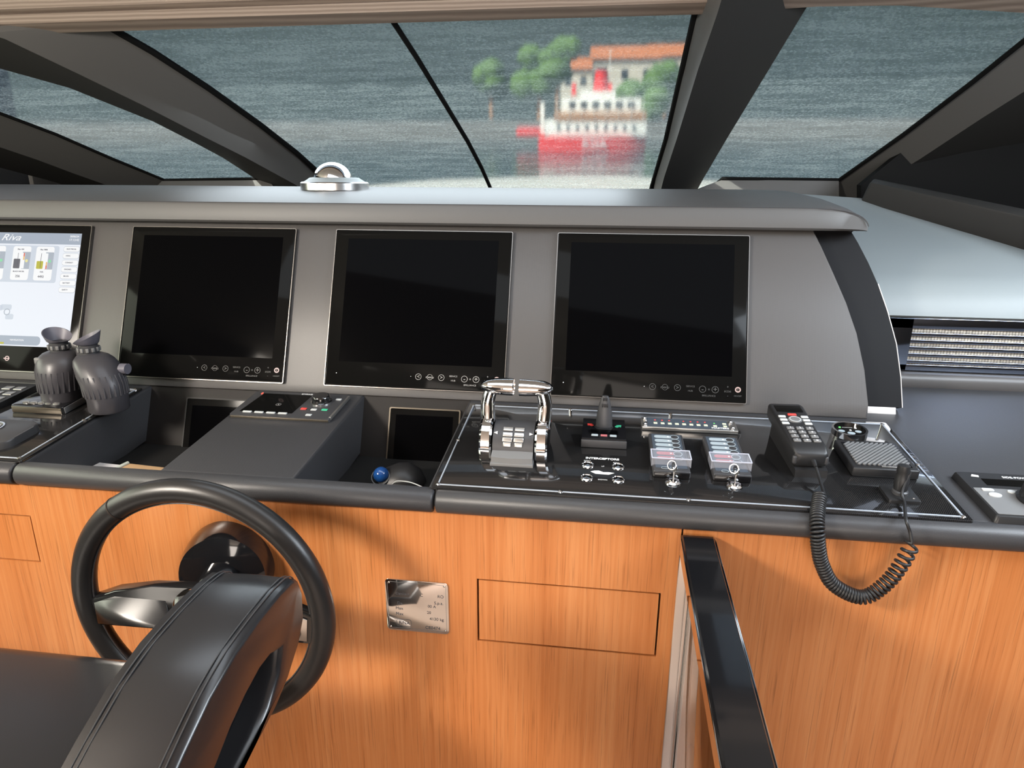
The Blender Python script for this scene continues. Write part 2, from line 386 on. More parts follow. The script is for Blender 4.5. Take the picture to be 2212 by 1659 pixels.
WP = Vector((0, 2.8, 1.56)); WN = Vector((0, .42, .9)).normalized()       # the raked windscreen
def wp(px, py, inn=0): return hit(px, py, WP - WN*inn, WN)
def pane(name, pts, label):
    ps = [wp(*p) for p in pts]
    w = struct(name, B().poly3(ps, WN*.006), 'pane')
    w['label'] = label
    cen = sum(ps, Vector())/len(ps)
    return w
paneL = [(-90, 205), (0, 245), (120, 290), (240, 342), (355, 389), (555, 386), (480, 340), (330, 262), (150, 190), (0, 150), (-90, 118)]
paneC = [(232, 56), (330, 112), (450, 190), (560, 268), (640, 330), (705, 388), (760, 412), (1405, 416), (1440, 300), (1475, 150), (1505, 20), (870, 40)]
paneR = [(1748, 2), (1700, 80), (1620, 215), (1560, 315), (1505, 412), (1530, 412), (1560, 386), (1812, 389), (1950, 292), (2100, 178), (2240, 66), (2240, 20), (1990, 8)]
w1 = pane('window_1', paneL, 'left windscreen pane behind the leftmost pillar')
w2 = pane('window_2', paneC, 'wide middle windscreen pane')
w3 = pane('window_3', paneR, 'right windscreen pane')
def cover(pts, lab):
    ps = [wp(*p, inn=-.035) for p in pts]; c = sum(ps, Vector())/len(ps)
    ps = [c + (p-c)*1.06 for p in ps]
    o = wobj('windscreen_cover', B().poly3(ps, WN*.001), 'cover'); tag(o, lab, 'window cover', 'mesh covers over the windscreen')
cover(paneL, 'small wrinkled grey mesh cover over the leftmost windscreen pane')
cover(paneC, 'wide wrinkled grey mesh cover over the middle windscreen pane, red ship showing through')
cover(paneR, 'wrinkled grey mesh cover over the right windscreen pane')
def gasket(win, px, r=.008):
    wobj('gasket', B().tube([wp(*p, inn=.004) for p in px], r, 8), 'gasket', win)
gasket(w1, paneL[:6], .006)
gasket(w2, paneC[0:6], .010); gasket(w2, paneC[7:11], .010)
gasket(w2, [(845, 40), (900, 124), (960, 222), (1010, 305), (1040, 362), (1062, 412)], .0075)
gasket(w3, paneR[5:11], .007)

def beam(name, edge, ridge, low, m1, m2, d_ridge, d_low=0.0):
    """pillar: lit face edge->ridge, face ridge->low in painted shade; the ridge stands d_ridge into the room"""
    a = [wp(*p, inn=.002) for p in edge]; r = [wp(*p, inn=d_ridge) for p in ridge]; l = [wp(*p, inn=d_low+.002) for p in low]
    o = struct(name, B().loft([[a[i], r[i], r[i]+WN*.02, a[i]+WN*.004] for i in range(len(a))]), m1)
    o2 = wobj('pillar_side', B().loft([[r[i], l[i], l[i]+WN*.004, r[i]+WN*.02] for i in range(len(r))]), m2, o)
    return o
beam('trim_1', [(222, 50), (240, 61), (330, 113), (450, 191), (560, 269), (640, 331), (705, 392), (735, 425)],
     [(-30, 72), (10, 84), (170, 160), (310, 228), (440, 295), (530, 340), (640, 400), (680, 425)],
     [(-40, 132), (0, 148), (150, 190), (330, 262), (420, 308), (480, 340), (570, 398), (600, 425)], 'mullion', 'shade_and_sill', .085)
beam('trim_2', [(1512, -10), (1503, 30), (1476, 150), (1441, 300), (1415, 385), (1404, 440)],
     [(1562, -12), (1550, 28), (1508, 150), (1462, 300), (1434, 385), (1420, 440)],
     [(1790, -60), (1735, 28), (1655, 160), (1570, 300), (1520, 385), (1490, 440)], 'mullion', 'shade_and_sill', .11)
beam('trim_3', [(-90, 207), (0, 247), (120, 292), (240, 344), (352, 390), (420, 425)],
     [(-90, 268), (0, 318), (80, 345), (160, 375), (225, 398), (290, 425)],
     [(-90, 330), (0, 362), (60, 378), (100, 388), (130, 397), (170, 425)], 'mullion', 'shade_and_sill', .05)
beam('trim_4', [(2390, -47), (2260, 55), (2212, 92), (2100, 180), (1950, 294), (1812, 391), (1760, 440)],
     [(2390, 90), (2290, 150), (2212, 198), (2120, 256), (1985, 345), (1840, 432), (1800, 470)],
     [(2390, 221), (2290, 270), (2212, 308), (2150, 335), (2060, 375), (1960, 425), (1900, 470)], 'mullion', 'shade_and_sill', .06)
# padded header where the ceiling meets the windscreen
hd = B()
def hz_(z): return 1.6+(z-1.6)*1.80/1.70
hd.loft([[(x*1.055, 1.82, hz_(zb)), (x*1.055, 1.765, hz_(zb)+.013), (x*1.055, 1.755, hz_(zb)+.032), (x*1.055, 1.768, hz_(zb)+.038), (x*1.055, 1.750, hz_(zb)+.044), (x*1.055, 1.72, hz_(zb)+.12), (x*1.055, 1.72, 2.2), (x*1.055, 1.86, 2.2), (x*1.055, 1.88, hz_(zb)+.03)]
         for x, zb in ((-2.45, 1.947), (-1.5, 1.949), (-.6, 1.954), (.2, 1.957), (.45, 1.967), (.62, 1.965), (.9, 1.943), (1.59, 1.89))])
struct('trim_5', hd, 'header')
# sills under the side panes, shelf behind the visor, dark linings at the sides
def quad(pxs, Y): return [atY(*p, Y) for p in pxs]
struct('trim_6', B().poly3([atY(1562, 388, 2.68), atY(1812, 391, 2.68), atY(1812, 450, 2.66), atY(1500, 450, 2.66), atY(1500, 413, 2.68)], (0, .05, 0)), 'mullion')
struct('trim_7', B().poly3([atY(350, 391, 2.70), atY(580, 389, 2.70), atY(620, 440, 2.68), atY(300, 440, 2.68)], (0, .05, 0)), 'mullion')
struct('trim_8', B().box((-.4, 2.62, 1.47), (4.4, .75, .04)), 'wall')
sl = B()
b1, b2 = hit(1852, 450, (0, 1.72, 1.375), Vector((0, -.25, .97))), hit(2212, 550, (0, 1.72, 1.375), Vector((0, -.25, .97)))
t1, t2 = atY(1880, 392, b1.y-.02), atY(2212, 466, b2.y-.03)
e1, e2 = b2+(b2-b1)*2.1, t2+(t2-t1)*2.1
sl.loft([[b1, t1, t1+Vector((.05, .12, .01)), b1+Vector((.05, .12, 0))], [b2, t2, t2+Vector((.08, .12, .01)), b2+Vector((.08, .12, 0))], [e1, e2, e2+Vector((.08, .12, .01)), e1+Vector((.08, .12, 0))]])
bmesh.ops.bevel(sl.bm, geom=[e for e in sl.bm.edges if e.is_manifold], offset=.008, segments=2, affect='EDGES', profile=.5)
struct('trim_9', sl, 'shade_and_sill')
struct('trim_10', B().poly3([atY(1860, 400, 2.45), atY(2600, -200, 2.45), atY(2600, 700, 2.45), atY(1860, 500, 2.45)], (0, .04, 0)), 'gasket')
struct('trim_11', B().poly3([atY(-400, 180, 2.95), atY(-60, 330, 2.95), atY(330, 420, 2.95), atY(330, 470, 2.95), atY(-400, 470, 2.95)], (0, .04, 0)), 'wall')

# ------------------------------------------------------------------ helm console
con = thing('helm_console', 'long grey vinyl helm console under the windscreen, above the wooden front', 'console', T(-.4, 1.3, 0))
# visor along the top
prof = [(1.60, 1.497), (1.574, 1.499), (1.5695, 1.504), (1.570, 1.540), (1.575, 1.5465), (1.62, 1.556), (1.75, 1.569), (1.95, 1.579), (2.12, 1.578), (2.30, 1.565), (2.34, 1.50), (2.30, 1.45)]
def vis(x):
    s = 1.0 if x < .36 else max(.02, (1-((x-.36)/.212)**5.0))**(1/2.4) if x < .572 else .02
    q = []
    for y, z in prof:
        zz = 1.498 + (z-1.498)*s if z > 1.498 else z
        pull = max(0, x-.46)**2*2.0
        q.append((x, y+pull*.4, zz))
    return q
xs = [-2.6, -1.8, -1.0, -.4, 0, .2, .36, .42, .46, .49, .515, .535, .548, .556, .562, .566, .569, .5705, .5715]
wobj('visor', B().loft([vis(x) for x in xs]), 'vinyl_top', con, sharp=40)
wobj('visor_stitching', B().tube([(x, 1.5745, vis(x)[4][2]-.001) for x in xs[:-1]], .0011, 6), 'dark_grey', con)
# leaning instrument panel
curve = [(.462, .222), (.482, .170), (.508, .110), (.535, .045), (.557, -.022), (.573, -.100), (.581, -.175), (.581, -.206)]
wobj('instrument_panel', B().prism([(-2.6, -.206), (-2.6, .222)] + curve, -.03, 0, .005), 'vinyl', con, Mw=PF(0, 0)) if False else \
    obj('instrument_panel', B().prism(([(-2.6, -.206), (-2.6, .222)] + curve)[::-1], -.03, 0, .005), 'vinyl', con, PF(0, 0))
obj('lower_panel', B().prism([(-1.1, -.47), (-.27, -.47), (-.27, -.19), (-1.1, -.19)], -.035, -.006), 'vinyl_shade', con, PF(0, 0))
# black end trim with a bright edge
outer = [(.47, .235), (.545, .235), (.556, .215), (.570, .190), (.592, .145), (.612, .097), (.632, .035), (.650, -.036), (.659, -.11), (.662, -.176)]
M['trim_black'] = mat('matt black trim', (.007, .007, .008), .5, spec=.12)
obj('end_trim', B().prism((outer + [(.50, -.176), (.42, .1)])[::-1], -.30, -.030), 'trim_black', con, PF(0, 0))
obj('chrome_edge', B().tube([(u+.0008, v, -.032) for u, v in outer[5:]], .0020, 8), 'pale_satin', con, PF(0, 0))
obj('trim_base', B().box((.611, -.1855, -.055), (.078, .019, .05), .001), 'pale_satin', con, PF(0, 0))
obj('visor_clip', B().box((.553, .217, -.02), (.012, .010, .012), .001), 'chrome', con, PF(0, 0))
# worktop: starboard and port parts, pod between, wells
def slab(x0, x1, y0, y1, th, bev=.006): return B().prism([(x0, y0), (x1, y0), (x1, y1), (x0, y1)], -th, 0, bev, 3)
dm = Matrix.Translation((0, 0, D0.z - D0.y*math.tan(INC))) @ Matrix(((1, 0, 0, 0), (0, 1, 0, 0), (0, math.tan(INC), 1, 0), (0, 0, 0, 1)))
def deckpart(name, b, m):
    bmesh.ops.transform(b.bm, matrix=dm, verts=b.bm.verts); return wobj(name, b, m, con)
deckpart('starboard_worktop', slab(-.285, 1.67, 1.0575, 1.66, .12, .007), 'vinyl_dark')
deckpart('port_worktop', slab(-2.6, -1.072, 1.0575, 1.50, .12, .007), 'vinyl_dark')
deckpart('centre_pod', slab(-.797, -.534, 1.0575, 1.452, .12, .006), 'vinyl_dark')
wobj('well_floor', B().box((-.68, 1.26, .975), (.84, .40, .02)), 'well', con)
def bolster(x0, x1):
    pr = []
    for k in range(11):
        a = radians(84 + 186*k/10); pr.append((1.052+.0215*cos(a), 1.0592+.0215*sin(a)))
    pr = [(1.0585, 1.0808)] + pr + [(1.064, 1.0377)]
    q = B(); e = .004
    secs = []
    for x, s in ((x0, .82), (x0+e*.4, .94), (x0+e, 1), (x1-e, 1), (x1-e*.4, .94), (x1, .82)):
        secs.append([(x, 1.065+(y-1.065)*s, 1.06+(z-1.06)*s) for y, z in pr])
    return q.loft(secs)
for x0, x1 in ((-2.6, -1.084), (-1.081, -.271), (-.268, 1.67)):
    wobj('front_bolster', bolster(x0, x1), 'vinyl_dark', con, sharp=60)
# starboard fairing with the step for the air vent
wobj('step_lip', B().loft([[(x, y, z) for y, z in ((1.672, 1.128), (1.644, 1.128), (1.639, 1.134), (1.640, 1.154), (1.646, 1.163), (1.656, 1.167), (1.672, 1.168))] for x in (.60, 1.67)]), 'vinyl', con, sharp=60)
fp = [(1.676, 1.120), (1.676, 1.170), (1.668, 1.297), (1.660, 1.302), (1.668, 1.33), (1.690, 1.362), (1.74, 1.388), (1.95, 1.45), (2.35, 1.565), (2.35, 1.10)]
def fair(x):
    ym = max(1.78, 2.30-(x-.806)*1.30); q = []
    for y, z in fp[:-3] + [(1.95, 1.45), (2.35, 1.565), (2.35, 1.10)]:
        if y > ym and z > 1.2: z = 1.388+(ym-1.74)*(1.565-1.388)/(2.35-1.74)
        q.append((x, min(y, ym), z))
    return q
wobj('side_fairing', B().loft([fair(x) for x in (.60, .80, 1.0, 1.1, 1.2, 1.4, 1.67)]), 'fairing', con, sharp=50)

# ------------------------------------------------------------------ wooden front under the console
YW = 1.047
cab = thing('helm_cabinet', 'orange cherry wood cabinet front below the console', 'cabinet', T(-.4, 1.2, 0))
def board(b, x0, x1, z0, z1, y=YW, th=.018): b.box(((x0+x1)/2, y+th/2, (z0+z1)/2), (x1-x0, th, z1-z0))
dx0, dx1, dz0, dz1 = -.1965, .1303, .778, .9105
lx1, lz0, lz1 = -1.075, .868, .972
fb = B()
board(fb, -2.6, lx1+.0, lz1, 1.05); board(fb, -2.6, lx1, 0, lz0); board(fb, lx1, dx0, 0, 1.05)
board(fb, dx0, dx1, dz1, 1.05); board(fb, dx0, dx1, 0, dz0); board(fb, dx1, .156, 0, 1.05)
bmesh.ops.remove_doubles(fb.bm, verts=fb.bm.verts, dist=1e-5)
wobj('front_panel', fb, 'wood', cab, sharp=20)
rb = B(); board(rb, .159, 1.67, 0, 1.05); wobj('side_panel', rb, 'wood', cab)
wobj('carcass', B().box((-.4, 1.20, .50), (4.0, .24, .88)), 'gap', cab)
g = .0032
db = B(); board(db, dx0+g, dx1-g, dz0+g, dz1-g, YW+.001); wobj('drawer', db, 'wood', cab)
db = B(); board(db, -1.9, lx1-g, lz0+g, lz1-g, YW+.001); wobj('drawer', db, 'wood', cab)

# ------------------------------------------------------------------ the four large displays
def display(x, label, lit=False, ink='dim_ink', power='led_pink'):
    Mw = PF(x, .0015); d = thing('display_screen', label, 'screen', Mw, 'large displays in the instrument panel')
    w, h = .4275, .377
    obj('frame', ring_rect(w, h, .0016, .0, .009), 'frame', d)
    obj('bezel', B().prism(rrect(w-.006, h-.006, .003), 0, .0078, .0008), 'bezel', d)
    return d, w, h
def ring_rect(w, h, t, z0, z1):
    b = B(); o = rrect(w, h, .004); i = rrect(w-2*t, h-2*t, .003)
    n = len(o); v = [[b.bm.verts.new((p[0], p[1], z)) for p in q] for q, z in ((o, z0), (o, z1), (i, z1), (i, z0))]
    for a, c in ((0, 1), (1, 2), (2, 3), (3, 0)):
        for k in range(n): b.bm.faces.new((v[a][k], v[a][(k+1) % n], v[c][(k+1) % n], v[c][k]))
    return b
def keys(d, ink, inkb, power, w):
    Mw = WM[d]
    z = .0079
    y = -.1585
    def at(x, yy): return Mw @ T(x, yy, z)
    for x, s in ((.012, '<'), (.066, '>')):
        obj('touch_key', ring(B(), .0072, .0009, 0, .0003), ink, d, at(x, y)); text(s, .012, ink, d, at(x, y), 'symbol')
    obj('touch_key', ring(B(), .0066, .0007, 0, .0003), ink, d, at(.039, y)); text('menu', .0085, ink, d, at(.039, y))
    text('SERVICE', .0052, ink, d, at(.094, y+.004)); text('HUB', .0052, ink, d, at(.094, y-.006))
    for x, s in ((.120, '-'), (.147, '+')):
        obj('touch_key', ring(B(), .0075, .0010, 0, .0003), ink, d, at(x, y-.001)); text(s, .016, ink, d, at(x, y-.001), 'symbol')
    text('*', .010, ink, d, at(.1335, y-.003), 'symbol'); text('BRILLIANCE', .0055, ink, d, at(.1335, y-.015))
    text('+', .008, ink, d, at(.1735, y+.006), 'symbol'); text('ECDIS', .0055, ink, d, at(.1735, y-.004)); text('-', .008, ink, d, at(.1735, y-.013), 'symbol')
    obj('power_key', ring(B(), .0062, .0026, 0, .0004), power, d, at(.195, y+.001)); text('I', .008, power, d, at(.195, y+.001), 'symbol')
    text('ON/OFF', .0045, ink, d, at(.195, y-.013))
    obj('light_sensor', B().prism(circ(.0011, 12), 0, .0003), inkb, d, at(-.185, y+.001)); obj('light_sensor', B().prism(circ(.0008, 12), 0, .0003), inkb, d, at(-.006, y))
specs = [(-.944, 'unlit black display between the lit screen and the second power key, beside the binoculars', 'dim_ink', 'led_pink'),
         (-.4165, 'unlit black display behind the chrome throttle levers, over the trackball', 'grey_ink', 'led_pink'),
         (.1145, 'unlit black display nearest the curved black end trim, behind the thruster joystick', 'dim_ink', 'led_pink')]
specs[0] = (-.944, 'unlit black display just right of the lit screen and the binoculars', 'dim_ink', 'led_pink')
for x, lab, ink, pw in specs:
    d, w, h = display(x, lab)
    obj('screen', B().prism(rrect(.363, .296, .001, 0, .0185), 0, .0080), 'screen_off', d)
    keys(d, ink, 'white_ink', pw, w)
# the lit monitoring screen at the far left
d, w, h = display(-1.4835, 'lit white display showing tank levels, leftmost of the row behind the binoculars')
Mw = WM[d]; cu, cv = -1.4835, .0015
def U(px, py):
    u, v = pu(px, py); return u-cu, v-cv
su1, sv1 = U(183, 507); su2, sv2 = U(152, 753)
sr = max(su1, su2)-.001; sb, st = sv2, sv1
scr = obj('screen', B().prism([(-.188, sb), (sr, sb), (sr, st), (-.188, st)], .0070, .0081), 'ui_white', d)
def ui(name, pts, m, lift=.0083): return obj(name, B().prism(pts, lift-.0002, lift), m, scr, Mw)
def rect(x0, y0, x1, y1, r=.004): return rrect(x1-x0, y1-y0, r, (x0+x1)/2, (y0+y1)/2)
ui('title_band', [(-.188, st-.029), (sr, st-.029), (sr, st), (-.188, st)], 'ui_band')
xa = U(12, 520)[0]; ymid = st-.0135
text('Riva', .024, 'ui_card', scr, Mw @ T(xa+.022, ymid, .0086), 'logo', sx=1.35, shear=.45)
text('30/06/24', .007, 'ui_card', scr, Mw @ T(sr-.019, st-.008, .0086)); text('17:13:42', .008, 'ui_card', scr, Mw @ T(sr-.019, st-.017, .0086))
ui('tank_tray', rect(-.20+.02, U(40, 611)[1], U(125, 612)[0], st-.033, .006), 'ui_panel')
cards = [(U(0, 575)[0]-.006, 'WATER', '730', 'ui_white', .3, 'ui_green'), (U(50, 575)[0], 'BLACK WATER', '256', 'ui_dark', .62, 'ui_yellow'), (U(100, 575)[0], 'FUEL', '4492', 'ui_olive', .5, 'ui_green')]
ct, cb = U(100, 535)[1], U(100, 608)[1]
for cx_, nm, val, mm, lev, dot in cards:
    c0, c1 = cx_-.025, cx_+.025
    ui('tank_card', rect(c0, cb, c1, ct, .006), 'ui_card', .0085)
    hh = ct-cb; ty0, ty1 = cb+hh*.34, cb+hh*.80
    ui('tank_scale', rect(c0+.028, ty0-.001, c1, ty1+.003, .001), 'ui_grey', .0087)
    ui('tank_scale', rect(c0+.027, ty0, c0+.035, ty1, .0006), 'ui_card', .0089)
    ui('scale_red', rect(c0+.031, (ty0 if nm == 'FUEL' else ty1-.009), c0+.0345, (ty0+.009 if nm == 'FUEL' else ty1), .0005), 'ui_red', .0091)
    ui('scale_orange', rect(c0+.031, (ty0+.009 if nm == 'FUEL' else ty1-.018), c0+.0345, (ty0+.018 if nm == 'FUEL' else ty1-.009), .0005), 'ui_orange', .0091)
    if mm != 'ui_white': ui('tank_level', rect(c0+.005, ty0, c0+.023, ty0+(ty1-ty0)*lev, .002), mm, .0089)
    ui('tank_tube', rect(c0+.0155, ty0+.002, c0+.0165, ty1, .0003), 'ui_dark', .0091)
    ui('status_dot', circ(.004, 18, c0+.041, (ty0+ty1)/2), dot, .0091)
    text(nm, .0046, 'ui_dark', scr, Mw @ T(cx_-.003, cb+hh*.25, .0088)); text(val, .0085, 'ui_dark', scr, Mw @ T(cx_-.004, cb+hh*.11, .0088))
    text({'FUEL': 'Max: 9000', 'BLACK WATER': 'Max: 424', 'WATER': 'Max: 1000'}[nm], .0048, 'ui_dark', scr, Mw @ T(cx_-.004, ct-.008, .0088))
bh = (ct - U(130, 640)[1])/7.15
for k, nm in enumerate(['ELECTRICAL', 'HVAC', 'CONSULT', 'ENGINES', 'BILGES', 'BATTERY', 'SAFETY']):
    y1 = ct+.002-k*bh
    ui('menu_button', rect(sr-.045, y1-bh*.84, sr+.0, y1, .006), 'ui_grey', .0085); ui('menu_button_face', rect(sr-.0445, y1-bh*.79, sr-.0005, y1-.0008, .0055), 'ui_card', .0087)
    text(nm, .0048, 'ui_dark', scr, Mw @ T(sr-.036, y1-bh*.42, .0089), align='LEFT')
ex, ey = U(18, 675)
for q in ((0, .012, .030), (-.022, .010, .024), (.012, -.012, .022), (-.03, -.010, .03)):
    ui('engine_drawing', rect(ex+q[0]-q[2]/2, ey+q[1]-.007, ex+q[0]+q[2]/2, ey+q[1]+.007, .004), 'ui_panel', .0084)
obj('engine_wheel', ring(B(), .0085, .0018, .0084, .0087, ex+.004, ey), 'ui_grey', scr, Mw)
ui('menu_bar', rect(-.186, sb+.003, U(92, 742)[0], sb+.026, .010), 'ui_band', .0084)
text('NAVIGATION', .0062, 'ui_card', scr, Mw @ T(U(42, 740)[0], sb+.015, .0087)); ui('active_mark', rect(U(0, 745)[0]-.01, sb+.004, U(14, 745)[0], sb+.009, .001), 'ui_olive', .0086)
obj('power_key', ring(B(), .0062, .002, 0, .0004), 'led_pink', d, Mw @ T(*U(21, 775), .0079)); obj('power_bar', B().box((0, 0, 0), (.016, .0022, .0005)), 'led_pink', d, Mw @ T(*U(20, 775), .0082))

# small displays low down in the wells
def small_display(u0, u1, v1, v0, lab):
    s = thing('small_display', lab, 'screen', PF((u0+u1)/2, (v0+v1)/2, -.006)); w, h = u1-u0, v1-v0
    obj('frame', ring_rect(w, h, .003, 0, .006), 'bronze' if u0 > -.6 else 'well', s)
    obj('bezel', B().prism(rrect(w-.005, h-.005, .004), 0, .005), 'bezel', s)
    obj('screen', B().prism(rrect(w*.8, h*.72, .001, 0, .005), 0, .0053), 'screen_off', s)
small_display(-.470, -.302, -.229, -.385, 'small square dark display in the recess above the trackball')
small_display(-.975, -.805, -.229, -.40, 'small dark display in the recess above the tan papers')

# ------------------------------------------------------------------ carbon control panels with bright edge strip
def control_panel(x0, x1, y0, y1, lab, nscrew):
    Mw = DK((x0+x1)/2, (y0+y1)/2, 0, .0005); t = thing('control_panel', lab, 'control panel', Mw)
    w = x1-x0; h = (y1-y0)/cos(INC)
    obj('plate', B().prism(rrect(w+.022, h+.022, .003), 0, .004, .001), 'carbon', t)
    b = B()
    for cx_, cy_, sx_, sy_ in ((0, h/2, w, .0038), (0, -h/2, w, .0032), (w/2, 0, .0032, h), (-w/2, 0, .0026, h)): b.box((cx_, cy_, .0045), (sx_, sy_, .0014), .0004)
    obj('edge_strip', b, 'strip', t)
    spots = [(sx*w/2, sy*h/2) for sx in (1, -1) for sy in (1, -1)] + [(-w/2, 0), (w/2, 0)] + [(-w/2+w*k/(nscrew+1), sy*h/2) for k in range(1, nscrew+1) for sy in (1, -1)]
    for x, y in spots:
        obj('screw', B().lathe([(.0042, 0), (.0040, .0016), (.0022, .0028), (.0, .0029)], 14), 'chrome', t, Mw @ T(x, y, .004))
    return t
cpR = control_panel(-.267, .597, 1.062, 1.408, 'wide gloss black control panel with bright edge strip, holding throttles and handset', 3)
cpL = control_panel(-2.0, -1.086, 1.062, 1.406, 'gloss black control panel under the binoculars', 3)
PZ = .0045
def DP(x, y, rz=0, up=0): return DK(x, y, rz, PZ+up)

# ------------------------------------------------------------------ throttle
th = thing('throttle_control', 'chrome twin lever throttle control with dark grey drum', 'throttle', DP(-.147, 1.205))
Mt = WM[th]
drum = [(-.040, 0), (-.040, .010)] + [(.046*cos(a)*1.0-.0, .018+.042*sin(a)) for a in [radians(180-k*15) for k in range(13)]] + [(.05, 0)]
obj('drum', B().loft([[(x, y, z) for y, z in drum] for x in (-.0385, .0385)]), 'dark_grey', th, sharp=30)
obj('base_plate', B().prism([(-.040, -.066), (.040, -.066), (.040, .05), (-.040, .05)], 0, .006, .002), 'mid_grey', th)
obj('front_plate', B().loft([[(x, y, z) for y, z in ((-.062-.004*(1-(x/.04)**2), 0.001), (-.060-.004*(1-(x/.04)**2), .016), (-.040, .024), (-.036, .001))] for x in (-.0385, -.02, 0, .02, .0385)]), 'mid_grey', th)
for s in (-1, 1):
    obj('side_drum', B().lathe([(.030, -.0125), (.046, -.0115), (.049, -.008), (.049, .008), (.046, .0115), (.030, .0125)], 40, T(s*.0525, 0, .020) @ Matrix.Rotation(pi/2, 4, 'Y')), 'chrome', th)
    p = smooth_path([(s*.053, .0, .050), (s*.0545, .008, .072), (s*.055, .016, .093), (s*.050, .020, .113), (s*.046, .022, .121)], 5)
    lv = obj('lever', B().tube(p, [.0150-.0035*i/(len(p)-1) for i in range(len(p))], 18), 'chrome', th)
    gp = [(-.0635, .001), (-.062, .004), (-.057, .0080), (-.047, .0115), (-.032, .0135), (-.012, .0145), (.0, .0145), (.0005, .0132), (-.004, .0128), (-.022, .0120)]
    secs = [[(s*(x+.062-.068)*-1*-1 if False else s*(.068-(x+.062)), .022+r*1.45*cos(2*pi*k/24), .124+r*1.12*sin(2*pi*k/24)) for k in range(24)] for x, r in gp]
    obj('grip', B().loft(secs), 'chrome', lv, Mt, sharp=60)
    obj('grip_bore', B().cyl((s*.018, .022, .124), .0105, .012, 20, axis='x'), 'gloss_black', lv, Mt)
kz = .0602
def drumpt(a, lift=0): return (-(.046+lift)*cos(a), .018+(.042+lift)*sin(a))
for i, a in enumerate((62, 47, 34, 22)):
    for sx in (-1, 1):
        y, z = drumpt(radians(a), .0008)
        R = Matrix.Rotation(radians(90-a)*1.0, 4, 'X')
        obj('keypad_key', B().box((0, 0, 0), (.0185 if i < 3 else .015, .0085, .003), .0012), 'satin', th, Mt @ T(sx*.0107, y, z) @ R)
for sx in (-1, 1):
    y, z = drumpt(radians(50), .001)
    obj('pointer_mark', B().prism([(-.003*sx, -.003), (.004*sx, 0), (-.003*sx, .003)], 0, .001), 'white_ink', th, Mt @ T(sx*.033, y, z) @ Matrix.Rotation(radians(40), 4, 'X'))

# ------------------------------------------------------------------ bow thruster joystick
jt = thing('thruster_joystick', 'black wedge unit with a ribbed upright joystick and small display', 'joystick', DP(.022, 1.30)); Mj = WM[jt]
obj('body', B().loft([[(x, y, z) for y, z in ((-.066, 0), (-.066, .017), (-.060, .019), (.055, .006), (.058, 0))] for x in (-.043, .043)]), 'gloss_black', jt, sharp=25)
obj('front_face', B().box((0, -.067, .009), (.088, .003, .016), .001), 'dark_grey', jt)
obj('display', B().box((0, -.028, .0165), (.054, .022, .003), .0006, R=Matrix.Rotation(-.112, 4, 'X')), 'screen_off', jt)
for x, m in ((-.018, 'ice'), (0, 'pink'), (.018, 'ice')):
    obj('button', B().box((x, -.048, .0185), (.013, .007, .003), .001, R=Matrix.Rotation(-.112, 4, 'X')), m, jt)
for x, m in ((-.028, 'red'), (.028, 'green')):
    b = B(); b.prism([(0, -.007), (.004, -.007), (.004, .001), (.008, .001), (.001, .009), (-.006, .001), (-.002, .001), (-.002, -.007)], 0, .001)
    obj('arrow_mark', b, m, jt, Mj @ T(x, .012, .0112) @ Matrix.Rotation(-.112, 4, 'X') @ Matrix.Rotation(-.8 if x > 0 else .8, 4, 'Z'))
st_secs = []
for z, a_, c_ in ((.010, .017, .010), (.022, .0165, .010), (.042, .0150, .0085), (.060, .0115, .0065), (.072, .0085, .005), (.077, .006, .0035)):
    st_secs.append([(a_*cos(2*pi*k/24), .004+z*.12+c_*sin(2*pi*k/24), z) for k in range(24)])
stk = obj('stick', B().loft(st_secs), 'dark_grey', jt, sharp=50)
for z, wd in ((.060, .014), (.073, .010)):
    for k in (-1, 0, 1): obj('rib', B().box((k*wd/3, .004+z*.12-.0075+(.073-z)*-.05, z), (wd/5, .003, .007), .0008), 'black', stk, Mj)
obj('boot', B().lathe([(.020, 0), (.019, .003), (.016, .005)], 24, T(0, .004, .009)), 'black', jt)

# ------------------------------------------------------------------ interceptor push buttons, lettering on the panel
for x, y in ((-.0065, 1.161), (.0490, 1.161), (-.0075, 1.114), (.0485, 1.114)):
    pb = obj('push_button', B().lathe([(.0118, 0), (.0116, .003), (.0095, .0045), (.0088, .0035), (.0, .0050)], 28), 'chrome', cpR, DP(x, y, 0, -.001))
text('INTERCEPTORS', .0095, 'white_ink', cpR, DP(.020, 1.190), sx=.95, bold=.0004)
text('PORT', .0050, 'white_ink', cpR, DP(-.008, 1.179)); text('STBD', .0050, 'white_ink', cpR, DP(.046, 1.177)); text('UP', .0045, 'white_ink', cpR, DP(.021, 1.161)); text('DOWN', .0050, 'white_ink', cpR, DP(.021, 1.112))
obj('boat_symbol', B().prism([(-.021, .002), (-.012, -.005), (.012, -.006), (.022, .001), (.012, .003), (.002, .002), (-.006, .007), (-.014, .006)], 0, .0004), 'white_ink', cpR, DP(.020, 1.137))

